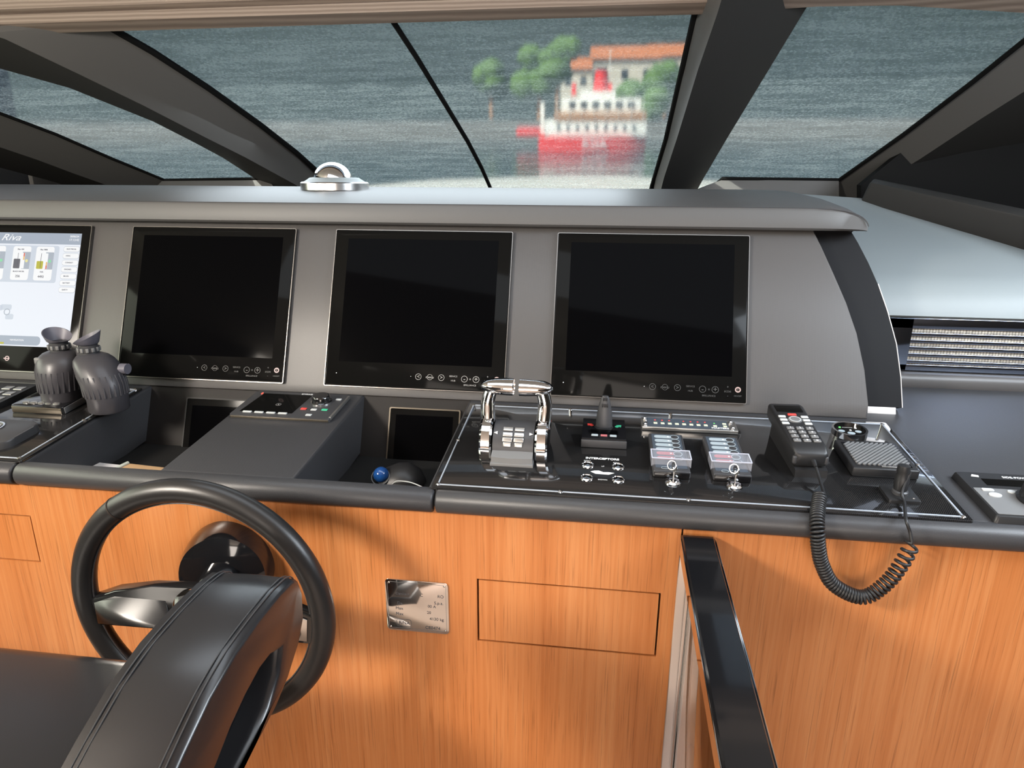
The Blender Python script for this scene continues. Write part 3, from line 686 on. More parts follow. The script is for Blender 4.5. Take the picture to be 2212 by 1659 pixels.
# ------------------------------------------------------------------ alarm strip
al = thing('alarm_strip', 'narrow slate alarm strip with a row of pale keys and red lamps', 'alarm panel', DP(.196, 1.347)); Ma = WM[al]
obj('case', B().box((0, 0, .004), (.192, .046, .008), .0015), 'satin', al)
obj('face', B().box((-.003, 0, .0082), (.163, .040, .001)), 'slate', al)
for x in (-.089, .086):
    for y in (-.014, .014): obj('screw', B().lathe([(.0042, 0), (.004, .003), (.0022, .0048), (0, .005)], 16), 'chrome', al, Ma @ T(x, y, .008))
for k in range(8):
    x = -.068+k*.0145; obj('key', B().box((x, -.005, .009), (.0078, .0075, .0016), .0007), 'cream_key', al)
    if k != 3: obj('lamp', B().ball((x, .010, .0088), .0021, (1, 1, .5), 12), 'red', al)
for x, y in ((.052, -.006), (.072, .006), (.072, -.006)): obj('key', B().box((x, y, .009), (.0078, .0068, .0016), .0007), 'cream_key', al)
obj('lamp', B().ball((.052, .007, .0088), .0019, (1, 1, .5), 12), 'led_green', al)
text('MASTERS', .0085, 'white_ink', al, Ma @ T(.061, -.0155, .0090), bold=.0002)

# ------------------------------------------------------------------ engine start panels and their keys
def start_panel(x, lab):
    e = thing('engine_start_panel', lab, 'switch panel', DP(x, 1.2075), 'engine start panels'); Me = WM[e]
    obj('body', B().box((0, 0, .007), (.066, .152, .014), .003), 'dark_grey', e)
    obj('face', B().box((0, .003, .0142), (.056, .136, .001)), 'slate', e)
    obj('front_face', B().box((0, -.077, .007), (.062, .003, .012), .001), 'gloss_black', e)
    for k in range(6):
        y = .060-k*.0175
        obj('label_plate', B().prism(rrect(.034, .0115, .0055, -.006, y), .0146, .0153), 'ice' if k < 4 else 'pink', e)
        obj('key_ring', ring(B(), .0085, .0011, .0146, .0154, .016, y, 24), 'ice', e); obj('key', B().prism(circ(.0070, 20, .016, y), .0145, .0155, .0004), 'dark_grey', e)
        obj('indicator', B().box((.0035, y, .0155), (.003, .003, .0008)), 'white_ink', e)
    cv = B()
    cv.box((0, -.038, .027), (.070, .034, .002), .0008); cv.box((0, -.0542, .020), (.070, .0018, .014)); cv.box((-.0345, -.038, .019), (.0018, .034, .016)); cv.box((.0345, -.038, .019), (.0018, .034, .016))
    obj('clear_cover', cv, 'clear', e)
    ed_ = B()
    for p_, q_ in (((0, -.0210, .0282), (.070, .0016, .0012)), ((0, -.0548, .0282), (.070, .0020, .0016)), ((-.0347, -.038, .0282), (.0018, .034, .0014)), ((.0347, -.038, .0282), (.0018, .034, .0014))): ed_.box(p_, q_)
    obj('cover_edge', ed_, 'frost', e)
    for q in (-.012, .004): obj('symbol_box', ring_rect(.013, .008, .0008, 0, .0004), 'ice', e, Me @ T(q, -.0660, .0148))
    obj('lock', B().lathe([(.0145, 0), (.0140, .003), (.0105, .0055), (.0075, .005), (.007, .0075), (0, .0078)], 30, T(.001, -.0915, .0)), 'chrome', e)
    return e
e1_ = start_panel(.143, 'engine start panel with clear flip cover, the one nearer the interceptor buttons')
e2_ = start_panel(.248, 'engine start panel with clear flip cover, the one nearer the black telephone handset')
def key(x, lab):
    k = thing('ignition_key', lab, 'key', DP(x, 1.1165, 0, .0078), 'ignition keys'); Mk = WM[k]
    obj('blade', B().box((0, 0, .007), (.0022, .007, .017), .0004), 'steel', k)
    b = B(); ring(b, .0090, .0045, -.0010, .0010, seg=24)
    bmesh.ops.transform(b.bm, matrix=T(0, -.0, .0235) @ Matrix.Rotation(.35, 4, 'Z') @ Matrix.Rotation(pi/2, 4, 'Y'), verts=b.bm.verts); obj('bow', b, 'steel', k)
    b = B(); ring(b, .0085, .0012, -.0006, .0006, seg=24)
    bmesh.ops.transform(b.bm, matrix=T(-.005, -.004, .029) @ Matrix.Rotation(.9, 4, 'Z') @ Matrix.Rotation(pi/2+.5, 4, 'Y'), verts=b.bm.verts); obj('split_ring', b, 'steel', k)
key(.144, 'small steel key upright in the lock nearer the interceptor buttons'); key(.249, 'small steel key upright in the lock nearer the telephone handset')

# ------------------------------------------------------------------ handset, its cord and socket
hs = thing('handset', 'black cordless-style radio handset with number keypad in its cradle', 'handset', DP(.383, 1.262)); Mh = WM[hs]
Rh = Mh @ Matrix.Rotation(.04, 4, 'Z')
obj('cradle', B().loft([[(x, y, z) for y, z in ((-.10, .0), (-.098, .014), (-.06, .020), (.05, .034), (.065, .030), (.07, 0))] for x in (-.026, .030)]), 'black', hs, Rh)
body = []
for y, wd, z0, z1 in ((-.094, .022, .026, .040), (-.090, .029, .018, .046), (-.070, .0315, .018, .052), (-.02, .032, .024, .056), (.03, .033, .030, .060), (.075, .034, .034, .063), (.086, .032, .036, .062)):
    sec = rrect(wd*2, z1-z0, .006, 0, (z0+z1)/2, 4); body.append([(x, y, z) for x, z in sec])
obj('body', B().loft(body), 'black', hs, Rh, sharp=50)
def hz(y): return .0535+(y+.07)*.0715
Rk = Rh @ T(0, -.07, .0523) @ Matrix.Rotation(.0715, 4, 'X')
obj('display', B().box((0, .132, .0006), (.050, .026, .0012), .0004), 'bezel', hs, Rk)
for r_ in range(4):
    for c_ in range(3): obj('number_key', B().box(((c_-1)*.0175, .010+r_*.0148, .001), (.0130, .0088, .0032), .0012), 'mid_grey', hs, Rk)
for r_ in range(3):
    for s in (-1, 1): obj('menu_key', B().box((s*.021, .073+r_*.0130, .001), (.0135, .0075, .0028), .0012), 'light_grey', hs, Rk)
obj('navigation_key', B().lathe([(.0128, 0), (.0125, .0024), (.009, .0032), (0, .0026)], 26, T(0, .087, 0), sx=1.05, sy=.85), 'mid_grey', hs, Rk)
obj('navigation_ring', ring(B(), .0105, .0015, .002, .0034, 0, .087), 'light_grey', hs, Rk)
obj('call_key', B().box((0, .1075, .001), (.016, .0065, .0030), .001), 'red', hs, Rk)
for r_ in range(4):
    for c_ in range(3):
        text('*0#789456123'[r_*3+c_], .0068, 'white_ink', hs, Rk @ T((c_-1)*.0175, .010+r_*.0148, .0029))
for s in (-1, 1): obj('corner_cap', B().box((s*.027, -.089, .030), (.008, .008, .016), .003), 'dark_grey', hs, Rh)
sock = thing('cord_socket', 'square black socket plate with the handset plug upright in it', 'socket', DP(.520, 1.116)); Ms = WM[sock]
obj('plate', B().prism(rrect(.050, .050, .003), 0, .006, .001), 'black', sock, Ms)
obj('collar', B().lathe([(.0125, .005), (.0125, .011), (.0100, .013), (.0, .013)], 24), 'dark_grey', sock)
obj('screw', B().ball((.016, -.016, .0065), .0022, (1, 1, .5), 12), 'steel', sock)
cord_grp = thing('coiled_cord', 'black coiled cord looping down over the front edge from handset to socket', 'cord', DP(.40, 1.11))
pl = B(); pl.lathe([(.0105, .013), (.0112, .018), (.0112, .034), (.0092, .042), (.0105, .046), (.0095, .056), (.004, .058), (0, .058)], 20, Matrix.Rotation(-.12, 4, 'X'))
obj('plug', pl, 'black', cord_grp, Ms)
R = .0098
cpts = [dk(1771, 1072, .018), atY(1767, 1098, 1.052), atY(1765, 1124, 1.027), atY(1766, 1150, 1.013), atY(1768, 1182, 1.010), atY(1776, 1220, 1.010), atY(1802, 1264, 1.008), atY(1862, 1290, 1.008), atY(1912, 1262, 1.008), atY(1950, 1214, 1.008), atY(1972, 1172, 1.010)]
axis = smooth_path(cpts, 60)
L = [0]
for a, b in zip(axis, axis[1:]): L.append(L[-1]+(b-a).length)
tot = L[-1]; turns = 58; N = turns*16; coil = []; j = 0
# density of turns: tight on the left, opening towards the right end
def sfun(t): return t - .10*sin(pi*t)*0 + .0
dens = lambda f: f**1.0
cum = [0]
for i in range(1, len(axis)):
    f = L[i]/tot; rate = 1.3 if f < .60 else 1.3-.85*(f-.60)/.40
    cum.append(cum[-1]+rate*(L[i]-L[i-1]))
cum = [c/cum[-1] for c in cum]
nrm = Vector((0, -1, 0))
for i in range(N+1):
    ph = i/N
    while j < len(cum)-2 and cum[j+1] < ph: j += 1
    f = (ph-cum[j])/max(1e-9, cum[j+1]-cum[j]); p = axis[j].lerp(axis[j+1], f); t = (axis[min(j+2, len(axis)-1)]-axis[max(j-1, 0)]).normalized()
    nrm = (nrm - t*nrm.dot(t)).normalized(); bn = t.cross(nrm); a = 2*pi*turns*ph
    coil.append(p + nrm*R*.92*cos(a) + bn*R*sin(a))
lead_in = smooth_path([Rh @ Vector((.004, -.092, .030)), Rh @ Vector((.005, -.104, .027)), dk(1772, 1040, .020), coil[0]], 6)
topplug = Ms @ Matrix.Rotation(-.12, 4, 'X') @ Vector((.010, -.004, .046))
lead_out = smooth_path([coil[-1], atY(1966, 1150, 1.010), atY(1957, 1122, 1.018), dk(1954, 1088, .012), dk(1949, 1062, .022), topplug], 6)
wobj('coil', B().tube(lead_in[:-1] + coil + lead_out[1:], .0026, 7), 'black', cord_grp, sharp=80)
obj('strain_relief', B().lathe([(.0046, -.012), (.0042, .0), (.0028, .010)], 14, Matrix.Translation((.004, -.099, .029)) @ Matrix.Rotation(pi/2+.2, 4, 'X')), 'black', cord_grp, Rh)

# ------------------------------------------------------------------ round gauge, loudspeaker
ga = thing('round_gauge', 'small round black tank gauge with chrome rim and white keys', 'gauge', DP(.514, 1.354)); Mg = WM[ga]
obj('rim', ring(B(), .0335, .004, 0, .012), 'chrome', ga); obj('face', B().prism(circ(.030, 36), 0, .007), 'bezel', ga)
for x, y, r in ((-.016, -.003, .0062), (0, -.012, .0075), (.016, -.003, .0062)): obj('key', B().prism(circ(r, 20, x, y, .8), .007, .0078), 'ice', ga)
for x, y, m in ((-.015, .013, 'led_green'), (.002, .001, 'white_ink'), (.015, .012, 'white_ink')): obj('lamp', B().ball((x, y, .0078), .0024, (1, 1, .6), 12), m, ga)
obj('lettering', B().box((0, .014, .0074), (.020, .002, .0004)), 'grey_ink', ga)
sp = thing('loudspeaker', 'square black loudspeaker with a diagonal ribbed grille, beside the handset', 'speaker', DP(.519, 1.232)); Ms2 = WM[sp]
obj('case', B().box((0, 0, .009), (.112, .112, .018), .003), 'black', sp)
b = B()
for k in range(-9, 10):
    o_ = k*.0085
    pts = [(t_, t_*1.0+o_) for t_ in (-.046, .046)]
    (xa_, ya_), (xb_, yb_) = pts
    def clip(x, y): return x, y
    if ya_ < -.044: xa_ += (-.044-ya_); ya_ = -.044
    if yb_ > .044: xb_ -= (yb_-.044); yb_ = .044
    if xb_-xa_ > .006:
        b.box(((xa_+xb_)/2, (ya_+yb_)/2, .0195), (math.hypot(xb_-xa_, yb_-ya_), .0040, .004), .0012, 2, R=Matrix.Rotation(pi/4, 4, 'Z'))
obj('grille', b, 'mid_grey', sp); obj('grille_back', B().box((0, 0, .018), (.094, .092, .001)), 'gloss_black', sp)  # grille bars made paler to carry the light reflecting off the ribs
obj('badge', B().box((.012, -.0465, .019), (.036, .006, .002), .0005), 'satin', sp)
text('SIMRAD', .006, 'dark_ink', sp, Ms2 @ T(.012, -.0465, .0202))

# ------------------------------------------------------------------ autopilot units
ap = thing('autopilot_unit', 'grey autopilot unit with dark screen and knob on the centre pod', 'control unit', DK(-.671, 1.3555, 0, .0005)); Mp = WM[ap]
obj('case', B().prism(rrect(.226, .132, .004), 0, .009, .002), 'dark_grey', ap)
obj('front_edge', B().box((0, -.0655, .004), (.222, .003, .005), .001), 'bronze', ap); obj('side_edge', B().box((.112, 0, .0065), (.005, .118, .007), .001), 'satin', ap)
obj('screen', B().prism([(-.098, -.048), (.022, -.048), (.026, .052), (-.090, .052)], .009, .0096), 'bezel', ap)
obj('screen_symbol', ring(B(), .006, .0008, .0096, .0099, -.028, -.006), 'grey_ink', ap); text('6', .007, 'grey_ink', ap, Mp @ T(-.028, -.006, .0098))
for k in range(4): obj('soft_key', B().box((-.078+k*.027, -.052, .0105), (.020, .006, .003), .001), 'light_grey', ap)
obj('knob', B().lathe([(.0215, .009), (.0225, .011), (.0205, .013), (.0200, .022), (.0175, .0255), (0, .026)], 36, T(.062, .020, 0)), 'gloss_black', ap)
obj('knob_ring', ring(B(), .0235, .002, .009, .0115, .062, .020), 'chrome', ap)
for x, y, m in ((.038, -.022, 'red'), (.062, -.024, 'light_grey'), (.086, -.022, 'green'), (.062, -.052, 'light_grey'), (.096, .036, 'light_grey')): obj('key', B().box((x, y, .0098), (.013, .008, .002), .0008), m, ap)
obj('red_lamp', B().box((-.094, .050, .0100), (.003, .008, .002)), 'led_red', ap)
text('SIMRAD', .007, 'white_ink', ap, Mp @ T(.012, .058, .0092), sx=1.1)

ru = thing('remote_unit', 'black thruster remote with display and big ribbed knob at the right edge of the worktop', 'control unit', DK(.712, 1.130, 0, .0005)); Mr = WM[ru]
obj('case', B().loft([[(x, y, z) for x, y in rrect(.134, .142, .004)] if False else [(p[0]*k_, p[1]*k_, z) for p in rrect(.134, .142, .005)] for z, k_ in ((0, 1.06), (.010, 1.03), (.0125, 1.0))]), 'black', ru)
obj('face', B().prism(rrect(.128, .082, .002, 0, -.026), .0125, .0132), 'mid_grey', ru)
obj('display', B().box((.006, .038, .0127), (.082, .022, .001)), 'bezel', ru)
text('SIDE-POWER', .0085, 'white_ink', ru, Mr @ T(.028, .058, .0128)); obj('badge', B().prism([(-.048, .056), (-.036, .054), (-.034, .060), (-.044, .063)], .0125, .0130), 'white_ink', ru)
obj('button', B().prism(rrect(.018, .008, .002, -.044, .008), .013, .0150, .0005), 'light_grey', ru); obj('button', B().prism(circ(.010, 24, -.040, -.008, .7), .013, .0150, .0005), 'light_grey', ru); obj('button', B().prism(circ(.006, 20, -.008, .006, .8), .013, .0150, .0005), 'light_grey', ru)
b = B(); secs = []
for z, r in ((.013, .036), (.017, .037), (.019, .033), (.036, .031), (.038, .029), (.0385, 0.0005)):
    secs.append([((r-(.0012 if (k % 4 < 2 and .018 < z < .037) else 0))*cos(2*pi*k/96)+.026, (r-(.0012 if (k % 4 < 2 and .018 < z < .037) else 0))*sin(2*pi*k/96)-.020, z) for k in range(96)])
b.loft(secs); obj('knob', b, 'black', ru); obj('knob_cap', B().prism(circ(.028, 36, .026, -.020), .038, .0395, .0008), 'steel', ru)

# ------------------------------------------------------------------ port panel: devices and binoculars
dv = thing('intercom_unit', 'flat dark box with five small keys, in front of the binoculars', 'control unit', DP(-1.212, 1.317)); Mv = WM[dv]
obj('case', B().prism(rrect(.125, .128, .005), 0, .017, .002), 'gloss_black', dv); obj('front_face', B().box((0, -.0635, .008), (.120, .003, .014), .001), 'bronze', dv); obj('side_face', B().box((.0625, 0, .008), (.003, .118, .014), .001), 'mid_grey', dv)
for k in range(5): obj('key', B().lathe([(.0085, .017), (.008, .0195), (.004, .0205), (0, .0202)], 18, T(-.038+k*.0185, -.046, 0), sy=.7), 'satin', dv)
rp = thing('rounded_keypad', 'grey keypad with rounded corners and a ring of keys, at the lower left edge', 'control unit', DP(-1.205, 1.137)); Mq = WM[rp]
obj('case', B().prism(rrect(.135, .105, .028), 0, .016, .004), 'dark_grey', rp)
obj('key_ring', ring(B(), .027, .003, .016, .018, -.020, .010), 'chrome', rp)
for k in range(6): obj('key', B().ball((-.020+.016*cos(k*pi/3), .010+.016*sin(k*pi/3), .0165), .0065, (1, .7, .4), 12), 'satin', rp)
fk = thing('flat_keypad', 'flat black keypad at the left frame edge behind the rounded keypad', 'control unit', DP(-1.385, 1.320)); Mf = WM[fk]
obj('case', B().prism(rrect(.14, .12, .004), 0, .014, .002), 'black', fk)
for i in range(3):
    for k in range(2): obj('key', B().box((.048-k*.03, -.030+i*.03, .0145), (.022, .018, .003), .0015), 'satin', fk)

bn_ = thing('binoculars', 'grey rubber armoured binoculars standing on the port panel before the lit screen', 'binoculars', DP(-1.13, 1.315)); Mb = WM[bn_]
Mb0 = Matrix.Translation(Mb.translation) @ Matrix.Diagonal((1, 1, .93, 1))
def barrel(eye_x, eye_y, ob_x, ob_y, tw):
    b = B(); secs = []
    # objective tube, ribbed band, then the prism shoulder leaning across to the eyepiece
    for z, r, f, fy in ((.0, .0385, 0, 0), (.004, .0410, 0, 0), (.030, .0405, 0, 0), (.036, .0425, .02, .02), (.070, .0440, .14, .10), (.090, .0450, .34, .3), (.106, .0430, .52, .5), (.117, .0385, .66, .62), (.125, .031, .76, .75), (.130, .020, .75, .8)):
        cx_ = ob_x+(eye_x-ob_x)*f; cy_ = ob_y+(eye_y-ob_y)*fy; q = []
        for k in range(48):
            a = 2*pi*k/48; rr = r-(.0012 if (.036 < z < .1 and k % 6 == 0) else 0); q.append((cx_+rr*cos(a)*(1.0+.10*f), cy_+rr*sin(a), z))
        secs.append(q)
    h = obj('barrel', b.loft(secs), 'armour', bn_, Mb0, sharp=50)
    rb_ = B()
    for k in range(26):
        a = 2*pi*k/26; f0, f1, g0, g1 = .03, .31, .02, .27
        p0 = Vector((ob_x+(eye_x-ob_x)*f0+.0432*cos(a), ob_y+(eye_y-ob_y)*g0+.0432*sin(a), .040)); p1 = Vector((ob_x+(eye_x-ob_x)*f1+.0448*cos(a), ob_y+(eye_y-ob_y)*g1+.0438*sin(a), .088))
        rb_.tube([p0, p0.lerp(p1, .5) if eye_x < 0 else p0.lerp(p1, .5) - Vector(((eye_x-ob_x)*.06, 0, 0)), p1], .0020, 6)
    obj('grip_ribs', rb_, 'armour', h, Mb0)
    e = B(); e.lathe([(.0225, .112), (.0225, .128), (.0195, .129), (.0195, .133), (.0212, .134), (.0212, .145), (.0185, .146), (.0185, .152)], 30, T(eye_x, eye_y, 0)); obj('eyepiece', e, 'dark_grey', h, Mb0)
    k_ = B()
    for k in range(12): k_.box((eye_x+.0212*cos(k*pi/6), eye_y+.0212*sin(k*pi/6), .1395), (.004, .006, .010), .001, R=Matrix.Rotation(k*pi/6, 4, 'Z'))
    obj('focus_ring', k_, 'mid_grey', h, Mb0)
    # winged eyecup: tall on the outer side
    c = B(); rows = []
    for r, z, tall in ((.0185, .150, 0), (.0225, .154, .15), (.0260, .162, .6), (.0285, .169, 1), (.0268, .169, 1), (.0220, .158, .5), (.0175, .152, .1), (.0165, .150, 0)):
        rows.append([(eye_x+r*cos(2*pi*k/36), eye_y+r*sin(2*pi*k/36), z+tall*.0135*cos(2*pi*k/36-tw)) for k in range(36)])
    c.loft(rows); obj('eyecup', c, 'rubber', h, Mb0, sharp=60)
    obj('strap_lug', B().box((eye_x+(-.026 if eye_x < -.02 else .012), eye_y-.036, .108), (.016, .010, .024), .004), 'mid_grey', h, Mb0)
barrel(-.064, .012, -.062, -.008, 2.7); barrel(.018, .000, .066, -.028, .6)
obj('bridge', B().box((-.006, .010, .095), (.022, .022, .062), .008), 'dark_grey', bn_, Mb0); obj('hinge', B().cyl((-.006, .006, .10), .011, .075, 20), 'armour', bn_, Mb0)
obj('side_cap', B().cyl((.099, -.004, .095), .0125, .016, 20, axis='x'), 'rubber', bn_, Mb0)

# ------------------------------------------------------------------ well contents
tbx = thing('trackball_mouse', 'black trackball mouse with a blue ball, in the recess left of the throttles', 'mouse', T(-.405, 1.262, .985))
Mtb = WM[tbx]
b = B(); secs = []
for x, r, h in ((-.050, .012, .014), (-.046, .022, .022), (-.025, .030, .032), (0, .034, .044), (.025, .034, .046), (.045, .028, .034), (.058, .012, .014)):
    secs.append([(x, r*1.3*cos(pi*k/14), h*sin(pi*k/14)) for k in range(15)])
b.loft(secs); obj('shell', b, 'black', tbx, sharp=60)
obj('ball', B().ball((-.026, -.026, .030), .0165), 'blue_ball', tbx); obj('ball_ring', ring(B(), .0195, .002, 0, .003), 'dark_grey', tbx, Mtb @ T(-.026, -.029, .026) @ Matrix.Rotation(.75, 4, 'X'))
wobj('cable', B().tube(smooth_path([(-.405, 1.225, 1.0), (-.385, 1.20, 1.02), (-.35, 1.18, 1.028), (-.31, 1.16, 1.024), (-.288, 1.15, 1.02)], 8), .0012, 6), 'light_grey', tbx)
pp = thing('paper_bundle', 'bundle of papers under a tan card, held by a pale band, in the left recess', 'papers', T(-.950, 1.178, .985) @ Matrix.Rotation(-.10, 4, 'Z')); Mpp = WM[pp]
b = B()
for k in range(5): b.box((.01-k*.004, 0, 0.003+k*.0052), (.20+.006*(k % 3), .062, .0040), .0004)
obj('sheets', b, 'paper', pp); obj('cover_card', B().box((.042, .002, .0305), (.15, .058, .0022), .0006), 'card', pp)
obj('elastic_band', B().tube([(-.100, -.036, .003), (-.066, -.035, .012), (-.046, -.031, .030), (-.036, -.01, .0335), (-.034, .030, .0335)], .0035, 8), 'band', pp)

# ------------------------------------------------------------------ chrome dome on the visor
do = thing('compass_dome', 'chrome domed light on a round silver base on top of the visor', 'dome light', T(-.735, 1.86, 1.570)); Md = WM[do]
obj('base', B().lathe([(.090, 0), (.092, .002), (.092, .020), (.089, .023)], 56), 'steel', do)
obj('collar', B().lathe([(.089, .022), (.080, .025), (.072, .030), (.066, .034), (.058, .035), (0, .035)], 56), 'fairing', do)
obj('dome', B().ball((0, -.012, .028), .052, (1, .95, .90), 48), 'chrome', do)

# ------------------------------------------------------------------ air vent
av = thing('air_vent', 'polished slotted air vent in the right side fairing', 'air vent', T(.945, 1.664, 1.2335)); w = .60
b = B(); b.box((0, 0, .051), (w, .008, .024), .001); b.box((0, 0, -.0555), (w, .008, .015), .001); b.box((-w/2+.045, 0, 0), (.090, .008, .126), .001); b.box((w/2-.01, 0, 0), (.02, .008, .126), .001)
obj('frame', b, 'chrome_dark_refl', av); obj('mesh_back', B().box((0, .003, 0), (w-.02, .002, .11)), 'beige', av)
for k in range(5): obj('slat', B().box((0, 0, .0245-k*.0165), (w-.02, .007, .0078), .001), 'chrome_dark_refl', av)

# ------------------------------------------------------------------ builder's plate
c0, c1, c2, c3 = [atY(*p, YW) for p in ((832, 1249), (968, 1258), (838, 1357), (971, 1369))]
bx, bz = (c0.x+c1.x+c2.x+c3.x)/4, (c0.z+c1.z+c2.z+c3.z)/4; bw, bhh = (c1.x-c0.x+c3.x-c2.x)/2, (c0.z-c2.z+c1.z-c3.z)/2
bp_ = thing('builders_plate', 'mirror polished metal data plate screwed to the wooden front', 'plate', T(bx, YW-.0004, bz) @ Matrix.Rotation(pi/2, 4, 'X')); Mbp = WM[bp_]
obj('plate', B().prism(rrect(bw, bhh, .007), 0, .002, .0004), 'mirror', bp_)
obj('border', ring_rect(bw*.93, bhh*.91, .0006, .0020, .0022), 'mid_grey', bp_)
for sx, sy in ((-1, 1), (1, 1), (-1, -1), (1, -1)): obj('rivet', B().ball((sx*(bw/2-.007), sy*(bhh/2-.007), .002), .0022, (1, 1, .5), 10), 'steel', bp_)
def bt(s, fx, fy, size, al='LEFT'): text(s, size, 'dark_ink', bp_, Mbp @ T((fx-.5)*bw, (.5-fy)*bhh, .0021), align=al)
bt('Cantiere', .16, .27, .0075); bt('C', .55, .27, .0085); bt('RO', .93, .27, .0085, 'RIGHT'); bt('De', .18, .46, .0085); bt('S.p.a.', .92, .40, .0085, 'RIGHT'); bt('00 A', .80, .475, .0080, 'RIGHT'); bt('Max', .15, .56, .0085); bt('Max', .15, .67, .0085); bt('20', .72, .60, .0080, 'RIGHT'); bt('4130 kg', .92, .72, .0085, 'RIGHT'); bt('CE0474', .86, .90, .0090, 'RIGHT'); bt('RINA', .19, .845, .0090)
obj('logo_box', ring_rect(.028, .016, .0006, .0020, .0023), 'dark_ink', bp_, Mbp @ T((.275-.5)*bw, (.5-.845)*bhh, 0))

# ------------------------------------------------------------------ handrail with glass screen and chrome channel
hr = thing('handrail', 'gloss black topped handrail with chrome sides over a glass screen', 'handrail', T(.178, .6, 0))
ya, yb = 1.040, .18
def rx(y): return .182+(y-1.03)*.020
def bar(x0, x1, z0, z1, bev): return B().loft([[(rx(y)+x, y, z) for x, z in ((x0, z0), (x1, z0), (x1, z1-bev), (x1-bev, z1), (x0+bev, z1), (x0, z1-bev))] for y in (ya, yb)])
wobj('top_bar', bar(-.0275, .0275, 1.006, 1.031, .003), 'gloss_black', hr)
wobj('chrome_side', bar(-.0295, -.0277, 1.004, 1.029, .0006), 'chrome', hr); wobj('chrome_side', bar(.0277, .0295, 1.004, 1.029, .0006), 'chrome', hr)
wobj('glass_panel', B().box((.181, .62, .62), (.008, .82, .76), .001), 'glass', hr)
cb_ = B(); cb_.box((.180, 1.041, .52), (.052, .010, 1.0), .002); wobj('wall_channel', cb_, 'mirror', hr)
wobj('channel_lip', B().box((.1895, 1.030, .52), (.003, .016, .98), .001), 'chrome', hr); wobj('channel_lip', B().box((.1725, 1.030, .52), (.003, .016, .98), .001), 'chrome', hr)

# ------------------------------------------------------------------ steering wheel
WC = Vector((-.638, .900, .913)); RR, tr = .2125, .0195
sw = thing('steering_wheel', 'black leather steering wheel with a chrome faced spoke', 'steering wheel', Matrix.Translation(WC))
path = [(RR*cos(2*pi*k/96), 0, RR*sin(2*pi*k/96)) for k in range(96)]
obj('rim', B().tube(path, tr, 20, closed=True), 'leather_rim', sw, sharp=80)
for a in (pi/2+.62, ):
    px_, pz_ = RR*cos(a), RR*sin(a)
    ts = B(); ring(ts, tr+.0008, .002, -.0012, .0012, seg=24)
    bmesh.ops.transform(ts.bm, matrix=T(px_, 0, pz_) @ Matrix.Rotation(-a, 4, 'Y') , verts=ts.bm.verts); obj('rim_seam', ts, 'gap', sw)
ins = [((RR-tr)*cos(2*pi*k/120), -.006-.002*0, (RR-tr)*sin(2*pi*k/120)) for k in range(120)]
obj('stitching', B().tube(ins, .0014, 5, closed=True), 'dark_grey', sw)
sp_ = [(-.203, .000), (-.150, .022), (-.08, .036), (0, .040), (.08, .036), (.150, .022), (.203, .004), (.199, -.050), (.16, -.047), (.08, -.046), (0, -.046), (-.08, -.046), (-.16, -.047), (-.190, -.050)]
Rx = Matrix.Rotation(pi/2, 4, 'X')
Msw = Matrix.Translation(WC) @ Rx
obj('spoke', B().prism([(x, z) for x, z in sp_][::-1], -.010, .010, .003), 'gloss_black', sw, Msw)
Mtl = Msw @ T(0, -.010, .004) @ Matrix.Rotation(-.17, 4, 'X') @ T(0, .010, -.004)
obj('spoke_plate', B().prism([(-.190, -.004), (-.15, .010), (-.08, .0225), (-.058, .024), (-.054, -.038), (-.09, -.040), (-.16, -.041), (-.184, -.042)][::-1], .0085, .0135, .001), 'mirror', sw, Mtl)
obj('spoke_plate', B().prism([(.190, .000), (.15, .012), (.08, .0225), (.058, .024), (.054, -.038), (.09, -.040), (.16, -.041), (.186, -.042)], .0095, .0125, .001), 'mirror', sw, Msw)
obj('hub_cap', B().lathe([(.046, .008), (.046, .013), (.040, .017), (0, .018)], 40, T(0, -.006, 0)), 'mirror', sw, Msw)
ax0 = Vector((-.668, YW, .906)); ax = (WC+Vector((0, .01, 0))-ax0); q = ax.to_track_quat('Z', 'Y').to_matrix().to_4x4()
wobj('column', B().lathe([(.085, .0), (.085, .006), (.082, .035), (.076, .055), (.060, .062), (.034, .066), (.030, ax.length), (0, ax.length)], 44, Matrix.Translation(ax0) @ q), 'gloss_black', sw)

# ------------------------------------------------------------------ helm seat
hsx = thing('helm_chair', 'black leather helm chair with a stitched armrest in the foreground', 'chair', T(-.85, .45, 0))
cu = B(); cu.box((-.935, .44, .79), (.83, .80, .14), .035, 5)
wobj('seat_cushion', cu, 'leather', hsx, sharp=60)
wobj('seat_base', B().box((-.90, .42, .68), (.74, .66, .10), .02), 'black', hsx)
wobj('pedestal', B().lathe([(.20, 0), (.20, .02), (.10, .05), (.08, .10), (.08, .64)], 36, T(-.90, .42, 0)), 'steel', hsx)
wobj('backrest', B().box((-.93, .00, 1.10), (.80, .14, .62), .05, 5, R=Matrix.Rotation(-.12, 4, 'X')), 'leather', hsx)
XR, XL = -.377, -.489
top = [(.05, .93), (.16, .955), (.26, .98), (.36, 1.018), (.43, 1.052), (.470, 1.072), (.522, 1.094), (.575, 1.106), (.632, 1.110), (.685, 1.109), (.720, 1.104)]
nose = [(.738, 1.092), (.746, 1.068), (.742, 1.030), (.722, 1.004), (.684, .979), (.648, .966), (.609, .959), (.565, .956), (.48, .950), (.36, .925), (.20, .88), (.05, .85)]
inner = [(.05, .865), (.20, .895), (.36, .935), (.47, .960), (.556, .966), (.593, .972), (.628, .985), (.657, 1.008), (.671, 1.032), (.645, 1.042), (.620, 1.043), (.586, 1.036), (.552, 1.024), (.518, 1.006), (.43, .972), (.30, .935), (.16, .905), (.05, .885)]
